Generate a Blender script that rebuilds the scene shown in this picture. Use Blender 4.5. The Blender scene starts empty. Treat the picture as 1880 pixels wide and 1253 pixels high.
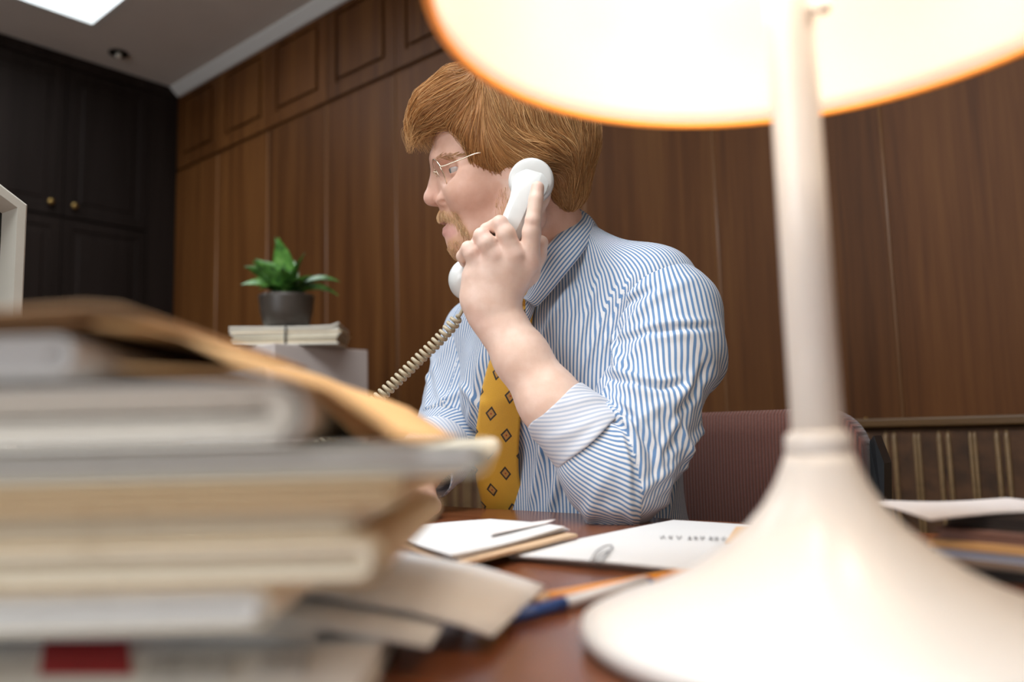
import bpy, bmesh, math, random
import numpy as np
from mathutils import Vector, Matrix

# ---------------------------------------------------------------- camera
FPX = 1488.0                      # focal length in pixels of the 1880 x 1253 frame
HEAD, PITCH, ROLL = math.radians(130.3), math.atan(168 / 1488), math.atan(.0252)
CAM = np.array([0.0, 0.0, .855])
_h = np.array([math.cos(HEAD), math.sin(HEAD), 0.0]); _z = np.array([0.0, 0.0, 1.0])
FW = math.cos(PITCH) * _h + math.sin(PITCH) * _z
_u0 = -math.sin(PITCH) * _h + math.cos(PITCH) * _z
_r0 = np.array([_h[1], -_h[0], 0.0])
RT = math.cos(ROLL) * _r0 - math.sin(ROLL) * _u0
UP = math.sin(ROLL) * _r0 + math.cos(ROLL) * _u0
scene = bpy.context.scene
COL = scene.collection
cd = bpy.data.cameras.new('camera'); cam = bpy.data.objects.new('camera', cd); COL.objects.link(cam)
cam.matrix_world = Matrix(((RT[0], UP[0], -FW[0], CAM[0]), (RT[1], UP[1], -FW[1], CAM[1]),
                           (RT[2], UP[2], -FW[2], CAM[2]), (0, 0, 0, 1)))
cd.sensor_width = 36.0; cd.lens = FPX / 1880 * 36.0
cd.clip_start = .01; cd.clip_end = 60
cd.dof.use_dof = True; cd.dof.focus_distance = 1.02; cd.dof.aperture_fstop = 2.7
scene.camera = cam

# ---------------------------------------------------------------- world, daylight, exposure
w = bpy.data.worlds.new('world'); scene.world = w; w.use_nodes = True
w.node_tree.nodes['Background'].inputs[0].default_value = (.80, .90, 1.0, 1)
w.node_tree.nodes['Background'].inputs[1].default_value = .6
def area_light(name, loc, aim, sx, sy, power, col):
    l = bpy.data.lights.new(name, 'AREA'); l.shape = 'RECTANGLE'; l.size = sx; l.size_y = sy
    l.energy = power; l.color = col
    o = bpy.data.objects.new(name, l); COL.objects.link(o); o.location = loc
    o.rotation_euler = (Vector(aim) - Vector(loc)).to_track_quat('-Z', 'Y').to_euler()
    return o
area_light('skylight_daylight', (-3.10, .65, 3.14), (-3.10, .65, 0), 1.15, 1.55, 26, (.86, .94, 1.0))
area_light('desk_skylight_daylight', (-.55, -.25, 3.14), (-.55, -.25, 0), 1.65, 1.45, 66, (.93, .97, 1.0))
area_light('window_daylight', (-.9, -2.36, 1.55), (-.9, 0, 1.45), 2.3, 1.3, 34, (.95, .97, 1.0))
vs = scene.view_settings
vs.view_transform = 'Standard'; vs.look = 'None'; vs.gamma = 1.0; vs.use_curve_mapping = False
vs.exposure = 0.30
# ---------------------------------------------------------------- helpers
R = random.Random(7)
def at(px, py, d):
    """the point seen at pixel (px, py) at camera depth d"""
    return CAM + d * (FW + (px - 940) / FPX * RT - (py - 626.5) / FPX * UP)
def on_plane(px, py, ax, v):
    r = FW + (px - 940) / FPX * RT - (py - 626.5) / FPX * UP
    return CAM + (v - CAM[ax]) / r[ax] * r
def to_px(P):
    d = np.asarray(P) - CAM; z = d @ FW
    return 940 + FPX * (d @ RT) / z, 626.5 - FPX * (d @ UP) / z, z

def link(o, parent=None):
    COL.objects.link(o)
    if parent is not None: o.parent = parent
    return o
def root(name, label, cat, loc=(0, 0, 0), rz=0, group=None):
    o = bpy.data.objects.new(name, None); link(o); o.location = loc; o.rotation_euler = (0, 0, rz)
    o.empty_display_size = .05
    return tag(o, label, cat, group)
def tag(o, label, cat, group=None):
    o['label'] = label; o['category'] = cat
    if group: o['group'] = group
    return o
def struct(o):
    o['kind'] = 'structure'; return o
def mesh(name, verts, faces, mat, parent=None, smooth=False):
    m = bpy.data.meshes.new(name)
    m.from_pydata([tuple(map(float, v)) for v in verts], [], [tuple(int(i) for i in f) for f in faces])
    if smooth: m.polygons.foreach_set('use_smooth', [True] * len(m.polygons))
    m.update()
    if mat: m.materials.append(mat)
    return link(bpy.data.objects.new(name, m), parent)
def from_bm(name, bm, mat, parent=None, smooth=False):
    bmesh.ops.recalc_face_normals(bm, faces=bm.faces[:])
    m = bpy.data.meshes.new(name); bm.to_mesh(m); bm.free()
    if smooth: m.polygons.foreach_set('use_smooth', [True] * len(m.polygons))
    if mat: m.materials.append(mat)
    return link(bpy.data.objects.new(name, m), parent)
def box_bm(x0, x1, y0, y1, z0, z1, bev=0.0, seg=2, bm=None):
    own = bm is None
    if own: bm = bmesh.new()
    r = bmesh.ops.create_cube(bm, size=1.0)
    for v in r['verts']:
        v.co = Vector(((x0 + x1) / 2 + v.co.x * (x1 - x0), (y0 + y1) / 2 + v.co.y * (y1 - y0), (z0 + z1) / 2 + v.co.z * (z1 - z0)))
    if bev > 0:
        es = list({e for v in r['verts'] for e in v.link_edges})
        bmesh.ops.bevel(bm, geom=es, offset=bev, segments=seg, affect='EDGES', profile=.5)
    return bm
def box(name, x0, x1, y0, y1, z0, z1, mat, parent=None, bev=0.0, seg=2):
    return from_bm(name, box_bm(x0, x1, y0, y1, z0, z1, bev, seg), mat, parent)
def lathe(name, prof, mat, parent=None, n=64, close=False, smooth=True, origin=(0, 0, 0)):
    V, Fc = [], []
    for r, z in prof:
        for i in range(n):
            a = 2 * math.pi * i / n
            V.append((origin[0] + r * math.cos(a), origin[1] + r * math.sin(a), origin[2] + z))
    m = len(prof)
    for j in range(m - 1 + (1 if close else 0)):
        for i in range(n):
            a, b = j * n + i, j * n + (i + 1) % n
            c, d = ((j + 1) % m) * n + (i + 1) % n, ((j + 1) % m) * n + i
            Fc.append((a, b, c, d))
    if not close:
        if prof[0][0] > 1e-6: Fc.append(tuple(range(n))[::-1])
        if prof[-1][0] > 1e-6: Fc.append(tuple((m - 1) * n + i for i in range(n)))
    o = mesh(name, V, Fc, mat, parent, smooth)
    bm = bmesh.new(); bm.from_mesh(o.data); bmesh.ops.remove_doubles(bm, verts=bm.verts[:], dist=1e-6)
    bmesh.ops.recalc_face_normals(bm, faces=bm.faces[:]); bm.to_mesh(o.data); bm.free()
    return o
def catmull(P, n):
    P = [np.asarray(p, float) for p in P]; out = []
    Q = [2 * P[0] - P[1]] + P + [2 * P[-1] - P[-2]]
    for i in range(1, len(Q) - 2):
        for k in range(n):
            t = k / n
            out.append(.5 * (2 * Q[i] + (Q[i + 1] - Q[i - 1]) * t + (2 * Q[i - 1] - 5 * Q[i] + 4 * Q[i + 1] - Q[i + 2]) * t * t
                             + (3 * Q[i] - Q[i - 1] - 3 * Q[i + 1] + Q[i + 2]) * t ** 3))
    out.append(P[-1]); return np.array(out)
def frames(P):
    P = np.asarray(P, float)
    T = np.gradient(P, axis=0); T /= np.linalg.norm(T, axis=1)[:, None]
    ref = np.array([0, 0, 1.0]) if abs(T[0][2]) < .9 else np.array([1.0, 0, 0])
    N = np.zeros_like(P); N[0] = np.cross(T[0], ref); N[0] /= np.linalg.norm(N[0])
    for i in range(1, len(P)):
        v = N[i - 1] - T[i] * (N[i - 1] @ T[i]); N[i] = v / np.linalg.norm(v)
    return T, N, np.cross(T, N)
def tube_data(P, r, n=8):
    P = np.asarray(P, float); T, N, B = frames(P)
    rr = np.full(len(P), r) if np.isscalar(r) else np.asarray(r, float)
    V, Fc = [], []
    for i in range(len(P)):
        for k in range(n):
            a = 2 * math.pi * k / n
            V.append(P[i] + rr[i] * (math.cos(a) * N[i] + math.sin(a) * B[i]))
    for i in range(len(P) - 1):
        for k in range(n):
            Fc.append((i * n + k, i * n + (k + 1) % n, (i + 1) * n + (k + 1) % n, (i + 1) * n + k))
    Fc.append(tuple(range(n))[::-1]); Fc.append(tuple((len(P) - 1) * n + k for k in range(n)))
    return V, Fc
def tube(name, P, r, mat, parent=None, n=8):
    V, Fc = tube_data(P, r, n); return mesh(name, V, Fc, mat, parent, True)
def slab(name, top, th, mat, parent=None, smooth=False):
    """a sheet: grid of points (rows x cols) thickened downwards by th"""
    top = np.asarray(top, float); r, c, _ = top.shape
    V = [p for row in top for p in row] + [p - np.array([0, 0, th]) for row in top for p in row]
    n = r * c; Fc = []
    for i in range(r - 1):
        for j in range(c - 1):
            a = i * c + j
            Fc.append((a, a + 1, a + c + 1, a + c)); Fc.append((n + a, n + a + c, n + a + c + 1, n + a + 1))
    ring = [j for j in range(c)] + [i * c + c - 1 for i in range(1, r)] + [(r - 1) * c + j for j in range(c - 2, -1, -1)] + [i * c for i in range(r - 2, 0, -1)]
    for a, b in zip(ring, ring[1:] + ring[:1]): Fc.append((b, a, n + a, n + b))
    return mesh(name, V, Fc, mat, parent, smooth)
def quad_grid(A, B, C_, D, nu=10, nv=10, f=None):
    """grid over the quad A B C D (A-B first edge, D-C opposite)"""
    A, B, C_, D = (np.asarray(p, float) for p in (A, B, C_, D)); g = np.zeros((nv + 1, nu + 1, 3))
    for j in range(nv + 1):
        for i in range(nu + 1):
            s, t = i / nu, j / nv
            p = (A * (1 - s) + B * s) * (1 - t) + (D * (1 - s) + C_ * s) * t
            if f is not None: p = p + np.array([0, 0, f(s, t)])
            g[j, i] = p
    return g

# ---------------------------------------------------------------- materials
def new_mat(name):
    m = bpy.data.materials.new(name); m.use_nodes = True; nt = m.node_tree
    return m, nt, nt.nodes['Principled BSDF']
def N(nt, t, **kw):
    n = nt.nodes.new(t)
    for k, v in kw.items(): setattr(n, k, v)
    return n
def ramp(nt, stops):
    n = N(nt, 'ShaderNodeValToRGB'); e = n.color_ramp.elements
    while len(e) < len(stops): e.new(.5)
    for el, (p, c) in zip(e, stops): el.position = p; el.color = (*c, 1)
    return n
def plain(name, col, rough=.6, metal=0, noise=.0, scale=40, bump=0.0, spec=.5, coat=0):
    m, nt, b = new_mat(name)
    b.inputs['Base Color'].default_value = (*col, 1); b.inputs['Roughness'].default_value = rough
    b.inputs['Metallic'].default_value = metal; b.inputs['Specular IOR Level'].default_value = spec
    b.inputs['Coat Weight'].default_value = coat
    if noise or bump:
        tc = N(nt, 'ShaderNodeTexCoord'); nz = N(nt, 'ShaderNodeTexNoise'); nz.inputs['Scale'].default_value = scale
        nz.inputs['Detail'].default_value = 5
        nt.links.new(tc.outputs['Object'], nz.inputs['Vector'])
        if noise:
            r = ramp(nt, [(.3, tuple(c * (1 - noise) for c in col)), (.7, tuple(min(1, c * (1 + noise)) for c in col))])
            nt.links.new(nz.outputs['Fac'], r.inputs[0]); nt.links.new(r.outputs[0], b.inputs['Base Color'])
        if bump:
            bp = N(nt, 'ShaderNodeBump'); bp.inputs['Strength'].default_value = bump; bp.inputs['Distance'].default_value = .002
            nt.links.new(nz.outputs['Fac'], bp.inputs['Height']); nt.links.new(bp.outputs[0], b.inputs['Normal'])
    return m
def wood(name, dark, mid, light, axis='Z', rough=.38, sc=1.0, rnd=True, spec=.4):
    """veneer with long grain along one axis, tone shifting from piece to piece"""
    m, nt, b = new_mat(name)
    tc = N(nt, 'ShaderNodeTexCoord'); mp = N(nt, 'ShaderNodeMapping')
    st = {'X': (1.2, 34, 34), 'Y': (34, 1.2, 34), 'Z': (34, 34, 1.2)}[axis]
    mp.inputs['Scale'].default_value = tuple(s * sc for s in st)
    nt.links.new(tc.outputs['Object'], mp.inputs['Vector'])
    oi = N(nt, 'ShaderNodeObjectInfo')
    if rnd:
        mul = N(nt, 'ShaderNodeMath', operation='MULTIPLY'); mul.inputs[1].default_value = 37.0
        nt.links.new(oi.outputs['Random'], mul.inputs[0])
        cx = N(nt, 'ShaderNodeCombineXYZ')
        for k in range(3): nt.links.new(mul.outputs[0], cx.inputs[k])
        nt.links.new(cx.outputs[0], mp.inputs['Location'])
    n1 = N(nt, 'ShaderNodeTexNoise'); n1.inputs['Scale'].default_value = 1.0; n1.inputs['Detail'].default_value = 6; n1.inputs['Roughness'].default_value = .62; n1.inputs['Distortion'].default_value = .35
    nt.links.new(mp.outputs[0], n1.inputs['Vector'])
    mp2 = N(nt, 'ShaderNodeMapping'); mp2.inputs['Scale'].default_value = tuple(.28 if s > 5 else .3 for s in st)
    nt.links.new(mp.outputs[0], mp2.inputs['Vector'])
    n2 = N(nt, 'ShaderNodeTexNoise'); n2.inputs['Scale'].default_value = 1.0; n2.inputs['Detail'].default_value = 3; n2.inputs['Distortion'].default_value = .8
    nt.links.new(mp2.outputs[0], n2.inputs['Vector'])
    mx = N(nt, 'ShaderNodeMix', data_type='FLOAT'); mx.inputs['Factor'].default_value = .45
    nt.links.new(n1.outputs['Fac'], mx.inputs[2]); nt.links.new(n2.outputs['Fac'], mx.inputs[3])
    r = ramp(nt, [(.30, dark), (.50, mid), (.72, light)])
    nt.links.new(mx.outputs[0], r.inputs[0])
    out = r.outputs[0]
    if rnd:
        hs = N(nt, 'ShaderNodeHueSaturation')
        mr = N(nt, 'ShaderNodeMapRange'); mr.inputs['To Min'].default_value = .86; mr.inputs['To Max'].default_value = 1.14
        nt.links.new(oi.outputs['Random'], mr.inputs['Value']); nt.links.new(mr.outputs[0], hs.inputs['Value'])
        nt.links.new(out, hs.inputs['Color']); out = hs.outputs[0]
    nt.links.new(out, b.inputs['Base Color'])
    b.inputs['Roughness'].default_value = rough; b.inputs['Specular IOR Level'].default_value = spec
    bp = N(nt, 'ShaderNodeBump'); bp.inputs['Strength'].default_value = .12; bp.inputs['Distance'].default_value = .001
    nt.links.new(n1.outputs['Fac'], bp.inputs['Height']); nt.links.new(bp.outputs[0], b.inputs['Normal'])
    return m
def ribbed(name, col, col2, period, axis, rough=.8, dist=.0012):
    """fabric with fine ribs across one axis"""
    m, nt, b = new_mat(name)
    tc = N(nt, 'ShaderNodeTexCoord'); sp = N(nt, 'ShaderNodeSeparateXYZ'); nt.links.new(tc.outputs['Object'], sp.inputs[0])
    mu = N(nt, 'ShaderNodeMath', operation='MULTIPLY'); mu.inputs[1].default_value = 2 * math.pi / period
    nt.links.new(sp.outputs[axis], mu.inputs[0]); si = N(nt, 'ShaderNodeMath', operation='SINE'); nt.links.new(mu.outputs[0], si.inputs[0])
    nz = N(nt, 'ShaderNodeTexNoise'); nz.inputs['Scale'].default_value = 260; nt.links.new(tc.outputs['Object'], nz.inputs['Vector'])
    ad = N(nt, 'ShaderNodeMath', operation='ADD'); nt.links.new(si.outputs[0], ad.inputs[0]); nt.links.new(nz.outputs['Fac'], ad.inputs[1])
    mr = N(nt, 'ShaderNodeMapRange'); mr.inputs['From Min'].default_value = -.6; mr.inputs['From Max'].default_value = 1.6
    nt.links.new(ad.outputs[0], mr.inputs['Value'])
    r = ramp(nt, [(0, col2), (1, col)]); nt.links.new(mr.outputs[0], r.inputs[0]); nt.links.new(r.outputs[0], b.inputs['Base Color'])
    bp = N(nt, 'ShaderNodeBump'); bp.inputs['Strength'].default_value = .6; bp.inputs['Distance'].default_value = dist
    nt.links.new(ad.outputs[0], bp.inputs['Height']); nt.links.new(bp.outputs[0], b.inputs['Normal'])
    b.inputs['Roughness'].default_value = rough; b.inputs['Sheen Weight'].default_value = .25
    return m
# ---------------------------------------------------------------- the room
XL, XR, YB, YF, ZC = -4.09, 1.9, 2.068, -2.4, 2.75
M_panel = wood('walnut_panelling', (.052, .0165, .0040), (.108, .039, .0100), (.168, .069, .0185), 'Z', .5, spec=.18)
M_bead = wood('light_walnut_bead', (.12, .055, .022), (.18, .085, .036), (.24, .12, .055), 'Z', .35)
M_ceil = plain('ceiling_paint', (.80, .76, .71), .9, noise=.04, scale=3)
M_white = plain('white_paint', (.78, .78, .76), .7)
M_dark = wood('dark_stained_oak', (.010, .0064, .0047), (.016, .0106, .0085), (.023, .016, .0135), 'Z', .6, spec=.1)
M_brass = plain('aged_brass', (.38, .24, .08), .35, metal=1)
M_wallp = plain('wall_plaster', (.55, .52, .47), .9, noise=.05, scale=4)
M_floor = wood('floor_boards', (.07, .035, .016), (.12, .06, .03), (.17, .095, .05), 'X', .5)
M_metal = plain('dark_metal', (.05, .045, .04), .35, metal=1)

fl = struct(box('floor', XL - .1, XR + .1, YF - .1, YB + .1, -.08, -.012, plain('subfloor', (.1, .07, .05), .9)))
for i in range(22):
    y0 = YF + i * .2035
    box('floor_board', XL, XR, y0 + .001, y0 + .2025, -.012, 0, M_floor, fl, .001, 1)
# ceiling with two skylight wells
def ceiling_with_holes():
    holes = [(-3.72, -2.47, -.18, 1.485), (-1.40, .30, -1.0, .5)]
    xs = sorted({XL - .1, XR + .1, *[h[0] for h in holes], *[h[1] for h in holes]})
    ys = sorted({YF - .1, YB + .1, *[h[2] for h in holes], *[h[3] for h in holes]})
    bm = bmesh.new()
    for a, b in zip(xs, xs[1:]):
        for c, d in zip(ys, ys[1:]):
            mx, my = (a + b) / 2, (c + d) / 2
            if any(h[0] < mx < h[1] and h[2] < my < h[3] for h in holes): continue
            box_bm(a, b, c, d, ZC, ZC + .06, bm=bm)
    ce = struct(from_bm('ceiling', bm, M_ceil))
    for h in holes:
        bm = bmesh.new(); t = .03
        e = .001
        box_bm(h[0] + e, h[0] + t, h[2] + e, h[3] - e, ZC - .001, ZC + .44, bm=bm)
        box_bm(h[1] - t, h[1] - e, h[2] + e, h[3] - e, ZC - .001, ZC + .44, bm=bm)
        box_bm(h[0] + t, h[1] - t, h[2] + e, h[2] + t, ZC - .001, ZC + .44, bm=bm)
        box_bm(h[0] + t, h[1] - t, h[3] - t, h[3] - e, ZC - .001, ZC + .44, bm=bm)
        from_bm('skylight_well', bm, M_white, ce)
ceiling_with_holes()
# side and front walls behind the camera
struct(box('wall_right', XR, XR + .1, YF - .1, YB + .1, 0, ZC, M_wallp))
bm = bmesh.new()
for a in ((XL - .1, -2.1, 0, ZC), (.3, XR + .1, 0, ZC), (-2.1, .3, 0, .85), (-2.1, .3, 2.25, ZC)):
    box_bm(a[0], a[1], YF - .1, YF, a[2], a[3], bm=bm)
struct(from_bm('wall_front', bm, M_wallp))
bm = bmesh.new()
for x in (-2.1, -1.3, -.5, .26): box_bm(x, x + .04, YF - .07, YF - .02, .85, 2.25, bm=bm)
for z in (.85, 2.21): box_bm(-2.1, .3, YF - .07, YF - .02, z, z + .04, bm=bm)
struct(from_bm('window_1', bm, M_white))
# panelled back wall
wb = struct(box('wall_back', XL - .1, XR, YB + .014, YB + .11, 0, ZC, M_panel))
P0, PW = -.545, .4455
ks = range(-6, 9)
board_me = {}
for k in ks:
    x0, x1 = P0 - PW * k, P0 - PW * (k - 1)
    x0c, x1c = max(x0, XL), min(x1, XR)
    if x1c - x0c < .05: continue
    box('panel_board', x0c + .002, x1c - .002, YB, YB + .013, 0, 2.283, M_panel, wb, .0025, 1)
    if x0c > XL + .01: tube('bead', [(x0, YB + .001, 0), (x0, YB + .001, 2.283)], .0045, M_bead, wb, 8)
    # frieze panel with a routed rectangle
    c = (x0c + x1c) / 2; rings = []
    def rect(ix, iz, y):
        return [(x0c + .002 + ix, y, 2.303 + iz), (x1c - .002 - ix, y, 2.303 + iz), (x1c - .002 - ix, y, 2.742 - iz), (x0c + .002 + ix, y, 2.742 - iz)]
    ix = .058 if x1c - x0c > .3 else .035
    for a in ((0, 0, YB + .013), (0, 0, YB), (ix, .062, YB), (ix, .062, YB + .012), (ix + .018, .082, YB + .012), (ix + .018, .082, YB - .001)):
        rings += rect(*a)
    Fc = []
    for q in range(5):
        for i in range(4): Fc.append((q * 4 + i, q * 4 + (i + 1) % 4, q * 4 + 4 + (i + 1) % 4, q * 4 + 4 + i))
    Fc.append((20, 21, 22, 23))
    o = mesh('frieze_panel', rings, Fc, M_panel, wb)
    bm = bmesh.new(); bm.from_mesh(o.data); bmesh.ops.recalc_face_normals(bm, faces=bm.faces[:]); bm.to_mesh(o.data); bm.free()
# rail below the frieze is a shadow gap; white cove at the ceiling
prof = [(0, 0), (0, -.045), (.012, -.045), (.03, -.03), (.05, -.012), (.055, 0)]
V = [(x, YB - p, ZC + q) for x in (XL, XR) for p, q in prof]
n = len(prof)
struct(mesh('trim_1', V, [(i, i + 1, n + i + 1, n + i) for i in range(n - 1)] + [(n - 1, 0, n, 2 * n - 1), tuple(range(n)), tuple(range(2 * n - 1, n - 1, -1))], M_white))

# dark fitted cupboards on the left wall
struct(box('wall_left', XL - .12, XL - .03, YF, YB + .1, 0, ZC, M_wallp))
cup = root('fitted_cupboard', 'dark stained fitted cupboard wall with brass knobs, reaching the ceiling', 'cupboard', (XL, 0, 0))
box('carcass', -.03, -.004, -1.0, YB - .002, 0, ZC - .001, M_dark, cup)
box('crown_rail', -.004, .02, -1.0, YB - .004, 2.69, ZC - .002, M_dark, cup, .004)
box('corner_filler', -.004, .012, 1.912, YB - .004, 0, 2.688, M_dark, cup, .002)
def door(y0, y1, z0, z1, knob):
    ft = .045
    rs = []
    for a, x in ((0, 0), (0, .016), (ft, .016), (ft + .004, .010), (ft + .03, .010), (ft + .036, .014)):
        rs += [(x, y0 + a, z0 + a), (x, y1 - a, z0 + a), (x, y1 - a, z1 - a), (x, y0 + a, z1 - a)]
    Fc = [(q * 4 + i, q * 4 + (i + 1) % 4, q * 4 + 4 + (i + 1) % 4, q * 4 + 4 + i) for q in range(5) for i in range(4)] + [(20, 21, 22, 23)]
    d = mesh('cupboard_door', rs, Fc, M_dark, cup)
    if knob is not None:
        V = []
        prof = [(.0, .03), (.009, .0295), (.0145, .025), (.0155, .019), (.012, .013), (.006, .009), (.005, 0)]
        k = lathe('knob', prof, M_brass, d, 24)
        k.rotation_euler = (0, math.pi / 2, 0); k.location = (.015, knob[0], knob[1])
dw = .41
for i in range(6):
    y1 = 1.908 - i * dw; y0 = y1 - dw + .006
    ky = y0 + .045 if i % 2 == 0 else y1 - .055
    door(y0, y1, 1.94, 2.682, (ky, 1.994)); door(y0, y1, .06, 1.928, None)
dl = root('ceiling_downlight', 'small round recessed downlight in the grey ceiling by the cupboards', 'downlight', (-3.883, 1.659, ZC))
lathe('ring', [(.045, .0), (.045, -.006), (.036, -.012), (.033, -.008), (.033, 0)], M_metal, dl, 32, close=True)
lathe('reflector', [(.033, -.001), (.02, -.0012), (0, -.0014)], plain('downlight_black', (.02, .018, .016), .4), dl, 32)
lathe('bulb', [(0, -.03), (.010, -.027), (.014, -.018), (.012, -.006), (.010, -.0015)], plain('frosted_bulb', (.75, .7, .6), .25), dl, 20)
# ---------------------------------------------------------------- furniture
DZ = .75
M_desk = wood('polished_mahogany', (.095, .027, .010), (.18, .056, .021), (.27, .10, .040), 'X', .22, rnd=False, spec=.6)
desk = root('office_desk', 'polished reddish brown wooden desk strewn with papers', 'desk', (-.6, .46, 0))
def dbox(nm, x0, x1, y0, y1, z0, z1, bev=.003, par=desk): return box(nm, x0, x1, y0, y1, z0, z1, M_desk, par, bev)
dbox('desk_top', -.95, .95, -.395, .398, DZ - .035, DZ, .004)
for s in (-1, 1):
    p = dbox('pedestal', s * .72 - .2, s * .72 + .2, -.36, .33, .06, DZ - .036)
    for k in range(3):
        d = dbox('drawer', s * .72 - .185, s * .72 + .185, .33, .346, .09 + k * .205, .28 + k * .205, .003, p)
        tube('handle', catmull([(s * .72 - .05, .346, .19 + k * .205), (s * .72 - .04, .368, .19 + k * .205), (s * .72 + .04, .368, .19 + k * .205), (s * .72 + .05, .346, .19 + k * .205)], 5), .004, M_brass, d)
    dbox('plinth', s * .72 - .19, s * .72 + .19, -.34, .31, 0, .059, .002)
dbox('modesty_panel', -.519, .519, -.34, -.32, .2, DZ - .036)

# upholstered wall bench
M_velvet = plain('brown_velvet', (.075, .032, .012), .75, noise=.45, scale=26, bump=.15)
M_velvet.node_tree.nodes['Principled BSDF'].inputs['Sheen Weight'].default_value = .5
M_velvet.node_tree.nodes['Principled BSDF'].inputs['Sheen Tint'].default_value = (.6, .35, .15, 1)
M_pipe = plain('bronze_satin_piping', (.22, .135, .062), .34, noise=.15, scale=60)
M_ledge = wood('oak_ledge', (.06, .028, .008), (.11, .055, .017), (.16, .085, .03), 'X', .45, rnd=False)
bn = root('wall_bench', 'brown velvet wall bench with channelled back and bronze piping under panelling', 'bench', (-.3, 1.94, 0))
B0, B1 = -2.1, 2.0
box('bench_base', B0, B1, -.34, .12, 0, .33, M_dark, bn, .004)
box('bench_seat', B0, B1, -.38, .06, .331, .45, M_velvet, bn, .025, 4)
box('bench_back', B0, B1, .065, .122, .40, .842, M_velvet, bn, .008, 2)
box('ledge', B0, B1, .05, .124, .845, .866, M_ledge, bn, .004)
for k in range(9):
    lathe('stud', [(0, .004), (.003, .0035), (.0045, 0)], M_brass, bn, 12, origin=(-1.9 + k * .155 + .05 + .3, .062, .866))
pm = None
def pipe(x, r):
    global pm
    P = [(0, .006, .455), (0, 0, .47), (0, -.002, .65), (0, 0, .82), (0, .006, .838)]
    o = tube('piping', P, [r * .6, r, r, r, r * .6], M_pipe, bn, 8); o.location = (x, .064, 0); return o
proto = {}
k = 0; x = B0 + .03
while x < B1 - .02:
    for dx, r in ((0, .0055), (.0185, .0055), (.062, .0042), (.0705, .0042)):
        if x + dx > B1 - .01: continue
        if r in proto:
            o = proto[r].copy(); link(o, bn); o.location = (x + dx, .064, 0)
        else: proto[r] = pipe(x + dx, r)
    x += .1125

# office chair
M_chair = ribbed('maroon_ribbed_fabric', (.175, .057, .038), (.10, .033, .022), .0052, 0)
M_black = plain('black_plastic', (.02, .022, .024), .38)
M_steel = plain('grey_steel', (.35, .37, .38), .3, metal=1)
ch = root('office_chair', 'maroon ribbed fabric office chair with rounded backrest behind the man', 'chair', (-.615, 1.19, 0))
def rounded_panel(nm, hw, z0, z1, y0, y1, rad, mat, par, bulge=.015, n=10):
    """rounded-corner cushion in the XZ plane"""
    out = []
    for cx, cz, a0 in ((hw - rad, z1 - rad, 0), (-hw + rad, z1 - rad, 90), (-hw + rad, z0 + rad, 180), (hw - rad, z0 + rad, 270)):
        for i in range(n + 1):
            a = math.radians(a0 + 90 * i / n); out.append((cx + rad * math.cos(a), cz + rad * math.sin(a)))
    cz = (z0 + z1) / 2; V, Fc, m = [], [], len(out)
    for s, y in ((.96, y1), (1, y1 - .012), (1, y0 + .012), (.965, y0 + .001), (.8, y0 - bulge * .5), (.45, y0 - bulge), (.1, y0 - bulge * 1.1)):
        for x, z in out: V.append((x * s, y, cz + (z - cz) * s))
    L = 7
    for q in range(L - 1):
        for i in range(m): Fc.append((q * m + i, q * m + (i + 1) % m, q * m + m + (i + 1) % m, q * m + m + i))
    Fc.append(tuple(range(m))); Fc.append(tuple((L - 1) * m + i for i in range(m)))
    o = mesh(nm, V, Fc, mat, par, True)
    bm = bmesh.new(); bm.from_mesh(o.data); bmesh.ops.recalc_face_normals(bm, faces=bm.faces[:]); bm.to_mesh(o.data); bm.free()
    return o
rounded_panel('backrest', .248, .50, .879, -.02, .045, .065, M_chair, ch, .006)
rounded_panel('back_shell', .235, .52, .862, .046, .058, .06, M_black, ch, .0)
st = rounded_panel('seat', .25, -.24, .24, -.03, .04, .07, M_chair, ch, .012)
st.rotation_euler = (-math.pi / 2, 0, 0); st.location = (0, -.26, .43)
tube('spine_bracket', catmull([(0, .062, .62), (0, .075, .5), (0, .04, .40), (0, -.2, .385)], 8), .018, M_black, ch)
for s in (-1, 1):
    a = root_arm = tube('arm_bracket', catmull([(s * .2, -.05, .395), (s * .275, -.05, .40), (s * .282, -.05, .55), (s * .278, -.03, .68)], 6), .012, M_black, ch)
    box('arm_pad', s * .278 - .022, s * .278 + .022, -.20, .045, .68, .705, M_black, ch, .009, 3)
    V = [(s * .250, .0, .70), (s * .268, -.005, .72), (s * .272, .0, .80), (s * .258, .01, .838), (s * .249, .02, .83)]
    V = V + [(x, y + .035, z) for x, y, z in V]
    o = mesh('side_bracket', V, [(0, 1, 2, 3, 4), (9, 8, 7, 6, 5)] + [(i, 5 + i, 5 + (i + 1) % 5, (i + 1) % 5) for i in range(5)], M_black, ch)
    bm = bmesh.new(); bm.from_mesh(o.data); bmesh.ops.recalc_face_normals(bm, faces=bm.faces[:]); bm.to_mesh(o.data); bm.free()
lathe('gas_column', [(.028, .14), (.028, .3), (.018, .3), (.018, .385)], M_steel, ch, 20, origin=(0, -.26, 0))
for k in range(5):
    a = 2 * math.pi * k / 5 + .3; c, s = math.cos(a), math.sin(a)
    tube('foot', [(.02 * c, -.26 + .02 * s, .13), (.16 * c, -.26 + .16 * s, .10), (.28 * c, -.26 + .28 * s, .075)], [.02, .017, .012], M_black, ch)
    wv = lathe('castor', [(0, -.012), (.024, -.012), (.027, -.006), (.027, .006), (.024, .012), (0, .012)], M_black, ch, 20)
    wv.rotation_euler = (math.pi / 2, 0, a + math.pi / 2); wv.location = (.28 * c, -.26 + .28 * s, .028)
ch['label'] = 'maroon ribbed fabric office chair with rounded backrest behind the man'

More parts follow.
